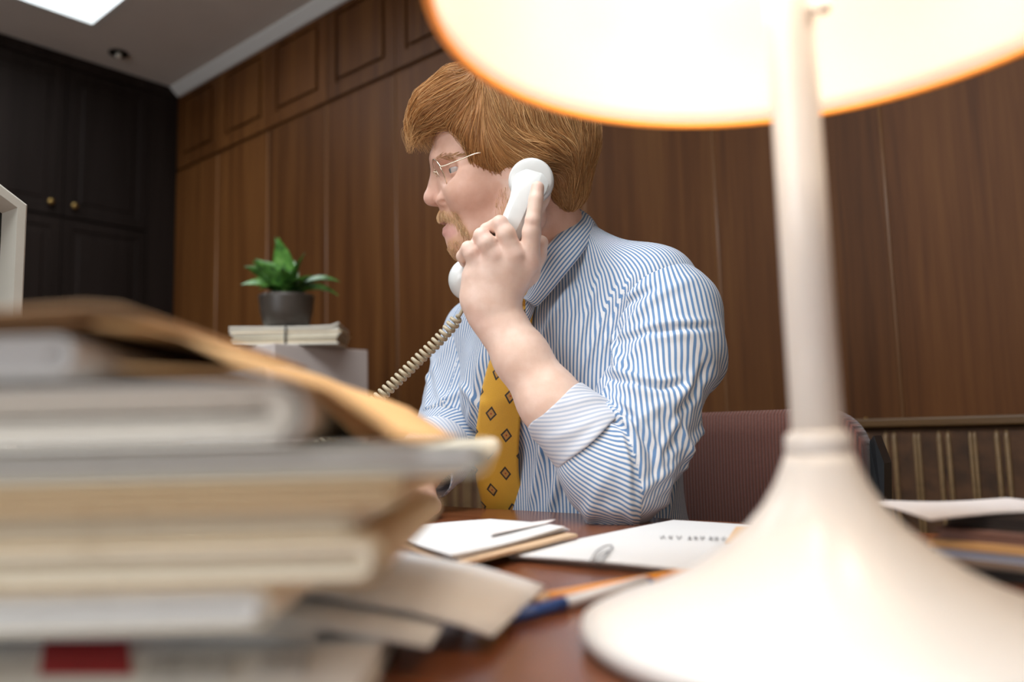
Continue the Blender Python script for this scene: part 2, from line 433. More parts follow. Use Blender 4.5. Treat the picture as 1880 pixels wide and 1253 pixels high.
# tall grey tambour cabinet with the plant on it
M_grey = plain('mauve_grey_enamel', (.62, .545, .51), .45, noise=.03, scale=8)
M_slat = plain('grey_tambour', (.27, .27, .28), .4)
cb = root('steel_cabinet', 'narrow grey steel cabinet with ribbed shutter standing before the panelling', 'cabinet', (-2.14, 1.41, 0))
CT = 1.112
box('cabinet_body', -.24, .24, -.165, .16, .04, CT, M_grey, cb, .004)
box('plinth', -.23, .23, -.15, .15, 0, .039, M_black, cb)
me = None
for k in range(20):
    x = -.222 + k * .0215
    if me is None:
        sl = box('shutter_slat', -.0098, .0098, -.006, 0, .07, CT - .035, M_slat, cb, .003, 1); me = sl
    else:
        sl = me.copy(); link(sl, cb)
    sl.location = (x + .01, -.1655, 0)
# tied bundle of papers
c0 = at(537, 634, 2.33); ang = math.atan2(RT[1], RT[0]) + .02
bd = root('paper_bundle', 'bundle of old cream envelopes tied with dark string on the grey cabinet', 'bundle', (c0[0], c0[1], CT), ang)
M_pap = [plain('cream_paper_%d' % i, c, .8, noise=.06, scale=30) for i, c in enumerate(((.80, .76, .66), (.66, .52, .33), (.70, .63, .48), (.62, .55, .42), (.74, .70, .60)))]
zc = .0005; hh = [.006, .005, .006, .0055, .006, .005, .0045, .009, .006]
for i, t in enumerate(hh):
    dx, dy, da = R.uniform(-.006, .006), R.uniform(-.004, .004), R.uniform(-.02, .02)
    w2 = .152 - (.006 if i < 5 else 0)
    g = quad_grid((-w2, -.075, zc + t), (w2, -.075, zc + t), (w2, .075, zc + t), (-w2, .075, zc + t), 14, 4,
                  lambda s, q, i=i: (.0015 * math.sin(s * 5 + i) if i == len(hh) - 1 else 0) + (.007 * max(0, s - .93) / .07 * (1 - q) if i == len(hh) - 1 else 0))
    o = slab('envelope', g, t - .0006, M_pap[(0, 1, 2, 3, 2, 4, 1, 0, 0)[i]], bd); o.location = (dx, dy, 0); o.rotation_euler = (0, 0, da)
    zc += t
BT = zc
tube('string', [(0, -.079, .0), (0, -.0815, BT / 2), (.001, -.079, BT + .002), (0, 0, BT + .0025), (0, .079, BT + .002), (0, .0815, BT / 2), (0, .079, .0)], .0028, M_black, bd)
# plant
pp = root('potted_plant', 'small potted plant with broad pointed green leaves on the paper bundle', 'plant',
          tuple(np.array([c0[0], c0[1], CT + BT + .0075]) + .004 * np.array([-RT[0], -RT[1], 0]) + .01 * np.array([FW[0], FW[1], 0])), ang)
pp.location.x += -.016 * RT[0]; pp.location.y += -.016 * RT[1]
M_pot = plain('dark_glazed_pot', (.055, .043, .034), .38, noise=.2, scale=18)
lathe('pot', [(0, 0), (.052, 0), (.058, .006), (.066, .04), (.070, .074), (.071, .082), (.066, .082), (.062, .07), (0, .068)], M_pot, pp, 48)
lathe('soil', [(0, .0705), (.062, .0705)], plain('soil', (.03, .02, .012), .95, bump=.5), pp, 24)
def leaf_mat():
    m, nt, b = new_mat('variegated_leaf')
    tc = N(nt, 'ShaderNodeTexCoord'); wv = N(nt, 'ShaderNodeTexNoise'); wv.inputs['Scale'].default_value = 55; wv.inputs['Detail'].default_value = 4
    nt.links.new(tc.outputs['Object'], wv.inputs['Vector'])
    r = ramp(nt, [(.35, (.025, .085, .015)), (.55, (.07, .20, .03)), (.75, (.19, .34, .09))]); nt.links.new(wv.outputs['Fac'], r.inputs[0])
    oi = N(nt, 'ShaderNodeObjectInfo'); hs = N(nt, 'ShaderNodeHueSaturation'); mr = N(nt, 'ShaderNodeMapRange')
    mr.inputs['To Min'].default_value = .7; mr.inputs['To Max'].default_value = 1.5
    nt.links.new(oi.outputs['Random'], mr.inputs['Value']); nt.links.new(mr.outputs[0], hs.inputs['Value']); nt.links.new(r.outputs[0], hs.inputs['Color'])
    nt.links.new(hs.outputs[0], b.inputs['Base Color']); b.inputs['Roughness'].default_value = .3
    return m
M_leaf = leaf_mat()
def leaf(az, lean, L, W, cup=.25, twist=0):
    """pointed succulent leaf: az = compass, lean from the vertical, in degrees"""
    nu, nv = 10, 6; top = []
    for i in range(nu + 1):
        t = i / nu; wid = W * (math.sin(math.pi * min(1, t * .80 + .16)) ** .8) * (1 if t < .75 else 1 - ((t - .75) / .25) ** 1.6 * .93)
        le = math.radians(lean * (.35 + .9 * t)); 
        c = np.array([L * t * math.sin(le), 0, L * t * math.cos(le)])
        nrm = np.array([-math.cos(le), 0, math.sin(le)])
        for j in range(nv + 1):
            s = j / nv * 2 - 1
            tw = math.radians(twist * t)
            off = np.array([0, s * wid * math.cos(tw), 0]) + nrm * (cup * wid * s * s + s * wid * math.sin(tw))
            top.append(c + off)
    V = [p for p in top]; n = len(V)
    for i in range(nu + 1):
        le = math.radians(lean * (.35 + .9 * i / nu)); nrm = np.array([-math.cos(le), 0, math.sin(le)])
        for j in range(nv + 1): V.append(top[i * (nv + 1) + j] - nrm * .003 * (1 - abs(j / nv * 2 - 1) ** 2))
    Fc = []
    for i in range(nu):
        for j in range(nv):
            a = i * (nv + 1) + j; b = a + nv + 1
            Fc.append((a, a + 1, b + 1, b)); Fc.append((n + a, n + b, n + b + 1, n + a + 1))
    o = mesh('leaf', V, Fc, M_leaf, pp, True)
    o.location = (.012 * math.cos(math.radians(az)), .012 * math.sin(math.radians(az)), .066); o.rotation_euler = (0, 0, math.radians(az))
pp.scale = (1.12,) * 3
for a in ((262, 12, .165, .030, .2), (200, 25, .13, .032, .3, 55), (240, 8, .168, .028, .2), (185, 36, .135, .032, .3, 65), (172, 52, .125, .030, .3, -60), (215, 30, .125, .028, .3, 40), (275, 34, .10, .027, .3), (320, 22, .135, .018, .3, 40),
          (350, 56, .140, .020, .4, 55), (10, 64, .12, .016, .4, -50), (300, 48, .09, .026, .3), (90, 20, .14, .024, .2), (130, 40, .13, .024, .3), (50, 40, .12, .022, .3), (235, 58, .08, .025, .3), (330, 42, .1, .022, .3)):
    leaf(*a)

# cream cased screen at the left end of the desk
M_cream = plain('cream_plastic', (.52, .49, .42), .5, noise=.03, scale=20)
M_screen = plain('dark_screen_glass', (.008, .009, .008), .12, spec=.5)
sc = root('desktop_screen', 'cream cased desktop screen with chamfered corners and dark recessed glass', 'screen', (-1.03, .133, DZ), math.radians(4))
HWs, SH, CR, CRZ = .215, .448, .095, .058
def octo(inset, x, tz=0):
    a, b = HWs - inset, SH - inset
    k = inset * .45
    return [(x, -a, inset + CRZ - k), (x, -a + CR - k, inset), (x, a - CR + k, inset), (x, a, inset + CRZ - k), (x, a, b - CRZ + k), (x, a - CR + k, b), (x, -a + CR - k, b), (x, -a, b - CRZ + k)]
rs = octo(.03, -.30) + octo(0, -.16) + octo(0, -.004) + octo(.003, 0) + octo(.012, 0) + octo(.018, -.03)
Fc = [(q * 8 + i, q * 8 + (i + 1) % 8, q * 8 + 8 + (i + 1) % 8, q * 8 + 8 + i) for q in range(5) for i in range(8)] + [tuple(range(8))[::-1]]
def norm(o):
    bm = bmesh.new(); bm.from_mesh(o.data); bmesh.ops.recalc_face_normals(bm, faces=bm.faces[:]); bm.to_mesh(o.data); bm.free(); return o
norm(mesh('case', rs, Fc, M_cream, sc))
norm(mesh('screen_glass', octo(.0175, -.028) + octo(.0175, -.034), [tuple(range(8)), tuple(range(15, 7, -1))] + [(i, 8 + i, 8 + (i + 1) % 8, (i + 1) % 8) for i in range(8)], M_screen, sc))
# ---------------------------------------------------------------- lamp
M_lampw = plain('white_lamp_enamel', (.86, .83, .79), .28)
def shade_mat():
    m, nt, b = new_mat('opal_shade')
    b.inputs['Base Color'].default_value = (.90, .86, .80, 1); b.inputs['Roughness'].default_value = .35
    tr = N(nt, 'ShaderNodeBsdfTranslucent'); tr.inputs['Color'].default_value = (1.0, .50, .16, 1)
    mx = N(nt, 'ShaderNodeMixShader'); mx.inputs[0].default_value = .14
    nt.links.new(b.outputs[0], mx.inputs[1]); nt.links.new(tr.outputs[0], mx.inputs[2])
    nt.links.new(mx.outputs[0], nt.nodes['Material Output'].inputs['Surface'])
    return m
LX, LY = -.1473, .4060
lp = root('desk_lamp', 'white mushroom desk lamp with trumpet foot and glowing dome shade, switched on', 'lamp', (LX, LY, DZ))
RZ, RR = 1.0845 - DZ, .1915
lathe('foot', [(0, .001), (.112, .001), (.118, .003), (.1205, .007), (.1195, .0115), (.111, .0155), (.095, .0205), (.078, .0275), (.062, .036), (.048, .046), (.0365, .056), (.0280, .066), (.0220, .076), (.0182, .085), (.0162, .0905)], M_lampw, lp, 96)
lathe('collar', [(.0160, .0906), (.0157, .098), (.0148, .1005), (.0124, .102)], M_lampw, lp, 48)
lathe('pole', [(.0123, .1005), (.0121, .23), (.0119, .43), (.018, .435), (.018, .445), (0, .446)], M_lampw, lp, 40)
so = [(RR * math.cos(a), RZ + .163 * math.sin(a)) for a in [math.radians(x) for x in np.linspace(0, 88, 22)]]
si = [((RR - .004) * math.cos(a), RZ + .159 * math.sin(a)) for a in [math.radians(x) for x in np.linspace(88, 0, 22)]]
lathe('shade', so + si, shade_mat(), lp, 96, close=True)
tube('rim_glow_ring', [((RR - .0015) * math.cos(a), (RR - .0015) * math.sin(a), RZ - .0012) for a in np.linspace(0, 2 * math.pi, 97)], .0030, plain('painted_rim_glow', (.95, .36, .06), .3), lp, 8)  # added ring, its orange colour stands for the glow along the shade's edge
lathe('switch_bead', [(0, -.0045), (.0032, -.0032), (.0045, 0), (.0032, .0032), (0, .0045)], M_lampw, lp, 16, origin=(.0172, .0, .318))
tube('switch_stem', [(.011, 0, .318), (.0172, 0, .318)], .0015, M_steel, lp)
M_glow = new_mat('bulb_glow')[0]
b = M_glow.node_tree.nodes['Principled BSDF']; b.inputs['Emission Color'].default_value = (1, .82, .6, 1); b.inputs['Emission Strength'].default_value = 7
LAMP_W = .38
for k in range(3):
    a = math.radians(20 + 120 * k); cx, cy = .075 * math.cos(a), .075 * math.sin(a)
    tube('socket_arm', [(.015 * math.cos(a), .015 * math.sin(a), .43), (cx, cy, .42)], .007, M_lampw, lp)
    lathe('bulb', [(0, -.026), (.012, -.024), (.019, -.014), (.020, -.004), (.014, .012), (.009, .02)], M_glow, lp, 20, origin=(cx, cy, .40))
    l = bpy.data.lights.new('lamp_bulb_light', 'POINT'); l.energy = LAMP_W; l.color = (1.0, .85, .69); l.shadow_soft_size = .022
    o = bpy.data.objects.new('lamp_bulb_light', l); link(o); o.location = (LX + cx, LY + cy, DZ + .368)
# ---------------------------------------------------------------- papers on the desk
HR = np.array([_r0[0], _r0[1], 0.0]); HF = np.array([_h[0], _h[1], 0.0])
def cpt(cx, cy, z): return cx * HR + cy * HF + np.array([0, 0, z])
def newsprint(name, base, ink, amount=.5, scale=260):
    """paper printed with small blocks and lines of type"""
    m, nt, b = new_mat(name)
    tc = N(nt, 'ShaderNodeTexCoord'); mp = N(nt, 'ShaderNodeMapping'); mp.inputs['Scale'].default_value = (scale * .5, scale * .5, scale * 2.2)
    mp.inputs['Rotation'].default_value = (0, 0, -HEAD)
    nt.links.new(tc.outputs['Object'], mp.inputs['Vector'])
    n1 = N(nt, 'ShaderNodeTexNoise'); n1.inputs['Scale'].default_value = 1; n1.inputs['Detail'].default_value = 3; nt.links.new(mp.outputs[0], n1.inputs['Vector'])
    n2 = N(nt, 'ShaderNodeTexNoise'); n2.inputs['Scale'].default_value = 22; n2.inputs['Detail'].default_value = 2; nt.links.new(tc.outputs['Object'], n2.inputs['Vector'])
    ad = N(nt, 'ShaderNodeMath', operation='MULTIPLY'); nt.links.new(n1.outputs['Fac'], ad.inputs[0]); nt.links.new(n2.outputs['Fac'], ad.inputs[1])
    r = ramp(nt, [(.06 + .14 * amount, ink), (.15 + .14 * amount, base)]); nt.links.new(ad.outputs[0], r.inputs[0]); nt.links.new(r.outputs[0], b.inputs['Base Color'])
    b.inputs['Roughness'].default_value = .85
    return m
M_news = newsprint('newsprint_grey', (.78, .73, .65), (.50, .46, .40), .3)
M_news2 = newsprint('newsprint_greenish', (.76, .73, .60), (.48, .45, .35), .35)
M_newsw = newsprint('newsprint_white', (.82, .80, .77), (.62, .60, .58), .25)
M_tan = newsprint('yellowed_newsprint', (.76, .58, .36), (.54, .38, .21), .4)
M_beige = newsprint('beige_newsprint', (.86, .77, .62), (.64, .54, .40), .35)
M_kraft = plain('kraft_paper', (.68, .40, .17), .75, noise=.10, scale=18)
M_kraftd = plain('dark_kraft_paper', (.34, .19, .085), .75, noise=.12, scale=18)
M_sheet = plain('white_paper', (.66, .65, .645), .8, noise=.02, scale=12)
M_flap_lit = plain('lamplit_white_paper', (.84, .82, .80), .8, noise=.02, scale=12)  # lamp light on the drooping page put into a brighter white
M_pinkish = plain('old_white_paper', (.74, .68, .66), .8, noise=.03, scale=12)
M_red = plain('red_print', (.42, .015, .02), .7)
def ribbon(V, Fc, prof, cy0, cy1, th, skew=0.0, wave=0.0, ny=4):
    prof = np.asarray(prof, float); T = np.gradient(prof, axis=0); T /= np.linalg.norm(T, axis=1)[:, None] + 1e-12
    Nn = np.stack([-T[:, 1], T[:, 0]], 1); m = len(prof); b0 = len(V)
    ph = R.uniform(0, 6)
    for j in range(ny + 1):
        t = j / ny; cy = cy0 + (cy1 - cy0) * t
        for sgn in (.5, -.5):
            for i in range(m):
                p = prof[i] + Nn[i] * th * sgn
                V.append(cpt(p[0] + skew * (t - .5), cy, p[1] + wave * math.sin(ph + 9 * prof[i][0] * 8 + 2 * t)))
    for j in range(ny):
        for i in range(m - 1):
            a = b0 + j * 2 * m + i; c = a + 2 * m
            Fc.append((a, a + 1, c + 1, c)); Fc.append((a + m, c + m, c + m + 1, a + m + 1))
        for i in (0, m - 1):
            a = b0 + j * 2 * m + i; Fc.append((a, a + 2 * m, a + 3 * m, a + m))
    for j in (0, ny):
        for i in range(m - 1):
            a = b0 + j * 2 * m + i; Fc.append((a, a + m, a + m + 1, a + 1))
def fold_profile(xl, xr, z0, z1, droop=0.0, n=10):
    r = (z1 - z0) / 2; zc = (z0 + z1) / 2; P = []
    def dz(x): return -droop * max(0, (x - (xr - .16)) / .16) ** 2
    for x in np.linspace(xl, xr - r, n): P.append((x, z0 + dz(x)))
    for a in np.linspace(-80, 80, 9):
        x = xr - r + r * math.cos(math.radians(a)); P.append((x, zc + r * math.sin(math.radians(a)) + dz(x)))
    for x in np.linspace(xr - r, xl, n): P.append((x, z1 + dz(x)))
    return P
def paper_item(name, label, cat, layers, group='old papers stacked in the foreground'):
    """layers: (part name, material, list of (profile, cy0, cy1, thickness, skew, wave))"""
    o = root(name, label, cat, tuple(-.2 * HR + .45 * HF + np.array([0, 0, DZ])), 0, group)
    inv = np.array(o.location)
    for pn, mat, rb in layers:
        V, Fc = [], []
        for a in rb: ribbon(V, Fc, *a)
        V = [v - inv for v in V]
        norm(mesh(pn, V, Fc, mat, o, True))
    return o
def folded_news(name, label, cat, xl, xr, cy0, cy1, z0, z1, n, mat, inner, droop=0.0, skew=0.0):
    g = (z1 - z0) / 2 / n; cov = [(fold_profile(xl, xr, z0 + .0006, z1 - .0006, droop), cy0, cy1, .0009, skew, 0)]
    ins = []
    for k in range(1, n):
        e = R.uniform(-.004, .004)
        ins.append((fold_profile(xl, xr - k * g * 1.2 - .001, z0 + k * g, z1 - k * g, droop), cy0 + e, cy1 + e, g * .9, skew, 0))
    return paper_item(name, label, cat, [('cover', mat, cov), ('pages', inner, ins)])
XLo = -.46
# a: front page lying on the desk, red box printed on it
A = on_plane(740, 1115, 2, .764); B = on_plane(655, 1262, 2, .764)
e1 = (B - A) / np.linalg.norm(B - A); e2 = np.array([-e1[1], e1[0], 0]);
if e2 @ HR > 0: e2 = -e2
npo = root('newspaper', 'flat folded newspaper with a red printed box, lowest of the paper stack', 'newspaper', tuple(A * [1, 1, 0] + [0, 0, DZ]), 0, 'old papers stacked in the foreground')
i0 = np.array(npo.location)
g = quad_grid(A + e1 * .20 - i0, A - i0, A + e2 * .40 - i0, A + e1 * .20 + e2 * .40 - i0, 12, 16)
slab('front_page', g, .0012, M_newsw, npo)
for k in range(6):
    z = .0005 + k * .002
    gg = quad_grid(A + e1 * (.199 + R.uniform(-.003, .002)) - i0, A + e2 * R.uniform(0, .004) - i0, A + e2 * .40 - i0, A + e1 * .199 + e2 * .40 - i0, 2, 2)
    gg[:, :, 2] = z + .0018; slab('inner_page', gg, .0013, M_news, npo)
def patch(nm, px, mat, par, z, off, th=.0004):
    q = [on_plane(x, y, 2, z) - off for x, y in px]
    g = quad_grid(q[0], q[1], q[2], q[3], 1, 1); g[:, :, 2] += th
    return slab(nm, g, th, mat, par)
patch('red_print_box', [(72, 1240), (242, 1240), (232, 1160), (84, 1160)], M_red, npo, .7643, i0)
M_ink = plain('grey_print_ink', (.16, .16, .17), .85)
for px in ([(300, 1180), (520, 1180), (530, 1150), (320, 1150)], [(260, 1250), (420, 1250), (430, 1205), (280, 1205)], [(470, 1240), (560, 1240), (570, 1200), (485, 1200)]):
    patch('print_block', px, newsprint('type_block', (.62, .61, .59), (.22, .22, .23), .85, 500), npo, .7643, i0)
# b: loose white pages drooping to the desk at the right
b1 = [(XLo, .788), (-.30, .789), (-.2, .788), (-.13, .785), (-.08, .779), (-.04, .7705), (-.012, .7625), (.002, .7575)]
b2 = [(XLo, .780), (-.30, .781), (-.2, .780), (-.13, .777), (-.09, .7725), (-.055, .7665), (-.035, .7615)]
b3 = [(XLo, .7735), (-.25, .774), (-.16, .7725), (-.12, .7715), (-.09, .7702)]
paper_item('newspaper', 'loose white newspaper whose corner droops onto the desk top', 'newspaper',
           [('top_sheet', M_flap_lit, [(b1, .405, .53, .0012, .03, .0005)]), ('under_sheet', M_newsw, [(b2, .37, .53, .0012, .01, .0004)]), ('pages', M_newsw, [(b3, .36, .53, .0012, .0, .0003), ([(x, z - .003) for x, z in b3], .365, .53, .001, .0, .0002)])])
folded_news('newspaper', 'thick white newspaper lying straight on the drooping loose one', 'newspaper', XLo, -.085, .287, .50, .7905, .8035, 4, M_beige, M_newsw)
KS = .78                                   # the upper papers overhang towards the lens
def cpt(cx, cy, z): return cx * KS * HR + (cy * KS if cy < .45 else cy - .06) * HF + np.array([0, 0, .855 + (z - .855) * KS])
folded_news('newspaper', 'yellowed folded newspaper pressed between white pages and beige magazine', 'newspaper', XLo, -.058, .365, .56, .7905, .8105, 5, M_tan, M_beige)
folded_news('magazine', 'beige magazine in the stack, resting on a yellowed newspaper', 'magazine', XLo, -.072, .372, .57, .811, .8235, 4, M_beige, M_beige)
folded_news('newspaper', 'tan newspaper directly beneath the greenish grey one', 'newspaper', XLo, -.045, .362, .56, .824, .8365, 4, M_tan, M_tan, .0, .01)
folded_news('newspaper', 'greenish grey newspaper sticking out of the stack towards the yellow tie', 'newspaper', XLo, -.012, .368, .57, .837, .8515, 4, M_news2, M_newsw, .0, .0)
f = fold_profile(XLo, -.092, .8535, .8795)
paper_item('newspaper', 'pale grey rolled newspaper held inside a kraft paper wrapper', 'newspaper',
           [('cover', M_newsw, [(f, .36, .56, .0012, .0, 0)]),
            ('pages', M_news, [(fold_profile(XLo, -.10 - k * .003, .8555 + k * .0028, .8775 - k * .0028), .362 + k * .001, .56, .0028, 0, 0) for k in range(4)])])
g1 = [(-.185, .9065), (-.1646, .9060), (-.1455, .9015), (-.1217, .8895), (-.100, .8828), (-.081, .8760), (-.064, .8645), (-.0513, .8555), (-.043, .8535)]
g2 = [(-.178, .8885), (-.15, .8870), (-.12, .8838), (-.10, .8812), (-.087, .8765), (-.078, .866), (-.068, .8565), (-.055, .8533)]
paper_item('kraft_wrapper', 'orange brown kraft paper wrapper draped over the rolled newspaper', 'wrapper',
           [('outer_sheet', M_kraft, [(g1, .355, .55, .001, .0, .0008)]), ('inner_sheet', M_kraft, [(g2, .362, .55, .001, .0, .0003)])])
f = fold_profile(XLo, -.196, .886, .903)
paper_item('newspaper', 'white newspaper tucked under dark kraft cover on top of stack', 'newspaper', [('cover', M_newsw, [(f, .36, .56, .0012, 0, 0)]), ('pages', M_sheet, [(fold_profile(XLo, -.2 - k * .004, .8885 + k * .0025, .9005 - k * .0025), .362, .56, .0023, 0, 0) for k in range(3)])])
h1 = [(XLo, .910), (-.30, .912), (-.224, .9135), (-.1885, .9150), (-.172, .9135), (-.163, .9095)]
paper_item('kraft_folder', 'dark brown kraft folder, topmost of the paper stack', 'folder', [('cover', M_kraftd, [(h1, .352, .56, .0022, 0, 0)]), ('inner_flap', M_kraftd, [([(x - .01, z - .004) for x, z in h1[:-1]], .358, .56, .001, 0, 0)])])

def cpt(cx, cy, z): return cx * HR + cy * HF + np.array([0, 0, z])
# documents in front of the man
def doc(name, label, cat, px, z, th, mat, lift=None, nu=12, nv=8, group=None, part='sheet', th_min=None):
    q = [on_plane(x, y, 2, z) for x, y in px]; c = sum(q) / 4
    o = root(name, label, cat, (c[0], c[1], DZ), 0, group); off = np.array(o.location)
    g = quad_grid(*[p - off for p in q], nu, nv, lift)
    slab(part, g, th, mat, o, False)
    return o, off
fo, off = doc('document_folder', 'white document folder with pencilled note lying beside the lamp foot', 'folder',
              [(925, 1019), (1290, 1050), (1500, 968), (1236, 957)], .7555, .0012, M_sheet, lambda s, t: .0012 * math.sin(3 * s + 2 * t))
q = [on_plane(x, y, 2, .7528) - off for x, y in ((935, 1022), (1285, 1053), (1495, 970), (1238, 959))]
slab('back_cover', quad_grid(*q, 8, 6), .0022, M_pinkish, fo)
Vv, Fv = [], []
x = 1212
while x < 1345:
    w_ = R.uniform(5, 11)
    P = [on_plane(x + w_ * t, 988 + (x - 1212) * .02 + 3.2 * math.sin(t * 9 + x), 2, .7566) - off + np.array([0, 0, .0005]) for t in np.linspace(0, 1, 8)]
    v, f_ = tube_data(P, .0003, 4); b0 = len(Vv); Vv += v; Fv += [tuple(i + b0 for i in q_) for q_ in f_]
    x += w_ + R.uniform(3, 12)
mesh('handwriting', Vv, Fv, M_ink, fo, True)
M_wire = plain('steel_wire', (.12, .12, .12), .4)
cl = [(1083, 1033), (1094, 1014), (1112, 1003), (1124, 1003), (1121, 1010), (1104, 1019), (1093, 1030), (1101, 1034), (1112, 1021), (1119, 1012)]
P = catmull([on_plane(x, y, 2, .7588) for x, y in cl], 5)
pcl = root('paper_clip', 'bent steel paper clip on the edge of the white folder', 'paper clip', tuple(P[0] * [1, 1, 0] + [0, 0, .757]))
tube('wire', P - np.array(pcl.location), .0006, M_wire, pcl, 6)
ke, off = doc('torn_envelope', 'torn brown kraft envelope scrap on the white folder beside the lamp', 'envelope',
              [(1330, 996), (1440, 1004), (1470, 972), (1352, 976)], .7625, .0008, M_kraft, lambda s, t: .004 * (1 - s) * t + .001 * math.sin(9 * s))
q = [on_plane(x, y, 2, .7595) - off for x, y in ((1352, 992), (1440, 1000), (1465, 976), (1362, 980))]
slab('back_sheet', quad_grid(*q, 6, 4), .0016, M_kraftd, ke)
wp, off = doc('writing_pad', 'pad of white paper on a pale wooden board before the man', 'pad',
              [(838, 1036), (1060, 981), (905, 958), (700, 985)], .7615, .0028, plain('pale_board', (.62, .43, .27), .6, noise=.08, scale=20), part='board')
for k in range(4):
    q = [on_plane(x, y, 2, .7628 + .0013 * k) - off for x, y in ((840 - 4 * k, 1026 - 2 * k), (1046 - 3 * k, 972 - k), (900, 955 - k), (704, 978 - k))]
    slab('pad_sheet', quad_grid(*q, 10, 6, lambda s, t, k=k: .0012 * math.sin(4 * s + 3 * t + k) * (k == 3)), .001, (M_sheet, plain('lilac_paper', (.60, .62, .72), .8))[k == 1], wp)
q = [on_plane(x, y, 2, .7692) - off for x, y in ((900, 982), (1000, 962), (1020, 957), (905, 968))]
slab('loose_sheet', quad_grid(*q, 8, 4, lambda s, t: .0015 * s * t), .0005, M_pinkish, wp)
# pencil and pen
def rod(name, label, p0, p1, L, r, parts):
    """parts: (name, t0, t1, r0, r1, material)"""
    a = on_plane(*p0, 2, DZ + r); b = on_plane(*p1, 2, DZ + r); d = (b - a) / np.linalg.norm(b - a)
    o = root(name, label, name.split('_')[-1], tuple(a * [1, 1, 0] + [0, 0, DZ])); off = np.array(o.location)
    for nm, t0, t1, r0, r1, m in parts:
        tube(nm, [a - off + d * t0 * L, a - off + d * (t0 * .5 + t1 * .5) * L, a - off + d * t1 * L], [r0, (r0 + r1) / 2, r1], m, o, 10)
    return o
M_or = plain('orange_lacquer', (.80, .30, .03), .35); M_pw = plain('pencil_wood', (.62, .42, .24), .7)
M_blue = plain('blue_plastic', (.035, .09, .30), .3); M_wp = plain('white_plastic', (.72, .72, .74), .35)
rod('orange_pencil', 'orange wooden pencil lying behind the white lamp foot', (966, 1106), (1280, 1049), .175, .0036,
    [('lead', 0, .02, .0004, .0011, M_ink), ('sharpened_wood', .0201, .09, .0011, .0036, M_pw), ('shaft', .0905, 1, .0036, .0036, M_or)])
rod('ballpoint_pen', 'white ballpoint pen with blue cap lying by the lamp foot', (936, 1135), (1052, 1104), .14, .0042,
    [('cap', 0, .33, .0036, .0042, M_blue), ('barrel', .3301, .93, .0038, .0038, M_wp), ('tip', .9301, 1, .0038, .0012, M_blue)])
# stack of folders on the right, behind the lamp
L0, L1 = on_plane(1700, 1052, 2, DZ), on_plane(1990, 1090, 2, DZ)
d1 = (L1 - L0) / np.linalg.norm(L1 - L0); d2 = np.array([-d1[1], d1[0], 0])
z = DZ + .0005
for nm, lab, cat, t, ov, mat in (
        ('binder', 'black binder, lowest of the folders behind the lamp', 'binder', .007, 0, M_black),
        ('document_folder', 'brown grey folder lying directly on the black binder', 'folder', .004, .004, plain('brown_grey_card', (.25, .18, .14), .7)),
        ('paper_sheaf', 'sheaf of bluish white papers in the folders behind the lamp', 'papers', .006, .008, plain('bluish_paper', (.50, .54, .66), .8)),
        ('document_folder', 'orange card folder lying on bluish papers behind the lamp', 'folder', .005, .006, M_kraft),
        ('document_folder', 'reddish brown card folder lying on the orange folder', 'folder', .007, .014, plain('brown_card', (.22, .12, .095), .7)),
        ('infill', 'black portfolio standing for shade under a loose white sheet behind the lamp', 'infill', .009, .028, plain('gap_shade_black', (.018, .012, .01), .5))):  # black slab painted as the shade in the gap beneath the loose sheet
    o = root(nm, lab, cat, tuple(L0 * [1, 1, 0] + [0, 0, z]), math.atan2(d1[1], d1[0]), 'folders piled behind the lamp')
    if t > .0055:
        box('lower_cover', .0, .30, ov, .24, 0, .0012, mat, o); box('contents', .003, .297, ov + .002, .238, .0013, t - .0015, mat if 'sheaf' in nm else M_sheet if nm == 'never' else mat, o); box('upper_cover', .0, .30, ov, .24, t - .0014, t - .0002, mat, o)
    else:
        box('lower_cover', .0, .30, ov, .24, 0, t / 2 - .0001, mat, o); box('upper_cover', .0, .30, ov, .24, t / 2, t - .0002, mat, o)
    z += t
TZ = z + .001
q = [on_plane(x, y, 2, TZ + .0015) for x, y in ((1708, 951), (2010, 928), (1850, 914), (1592, 919))]
ls = root('loose_sheet', 'loose white sheet lying across the black portfolio behind the lamp', 'paper', tuple(q[0] * [1, 1, 0] + [0, 0, z]))
off = np.array(ls.location)
slab('sheet', quad_grid(*[p - off for p in q], 14, 8, lambda s, t: .0012 * math.sin(5 * s + 2 * t) - .001), .0008, M_pinkish, ls)
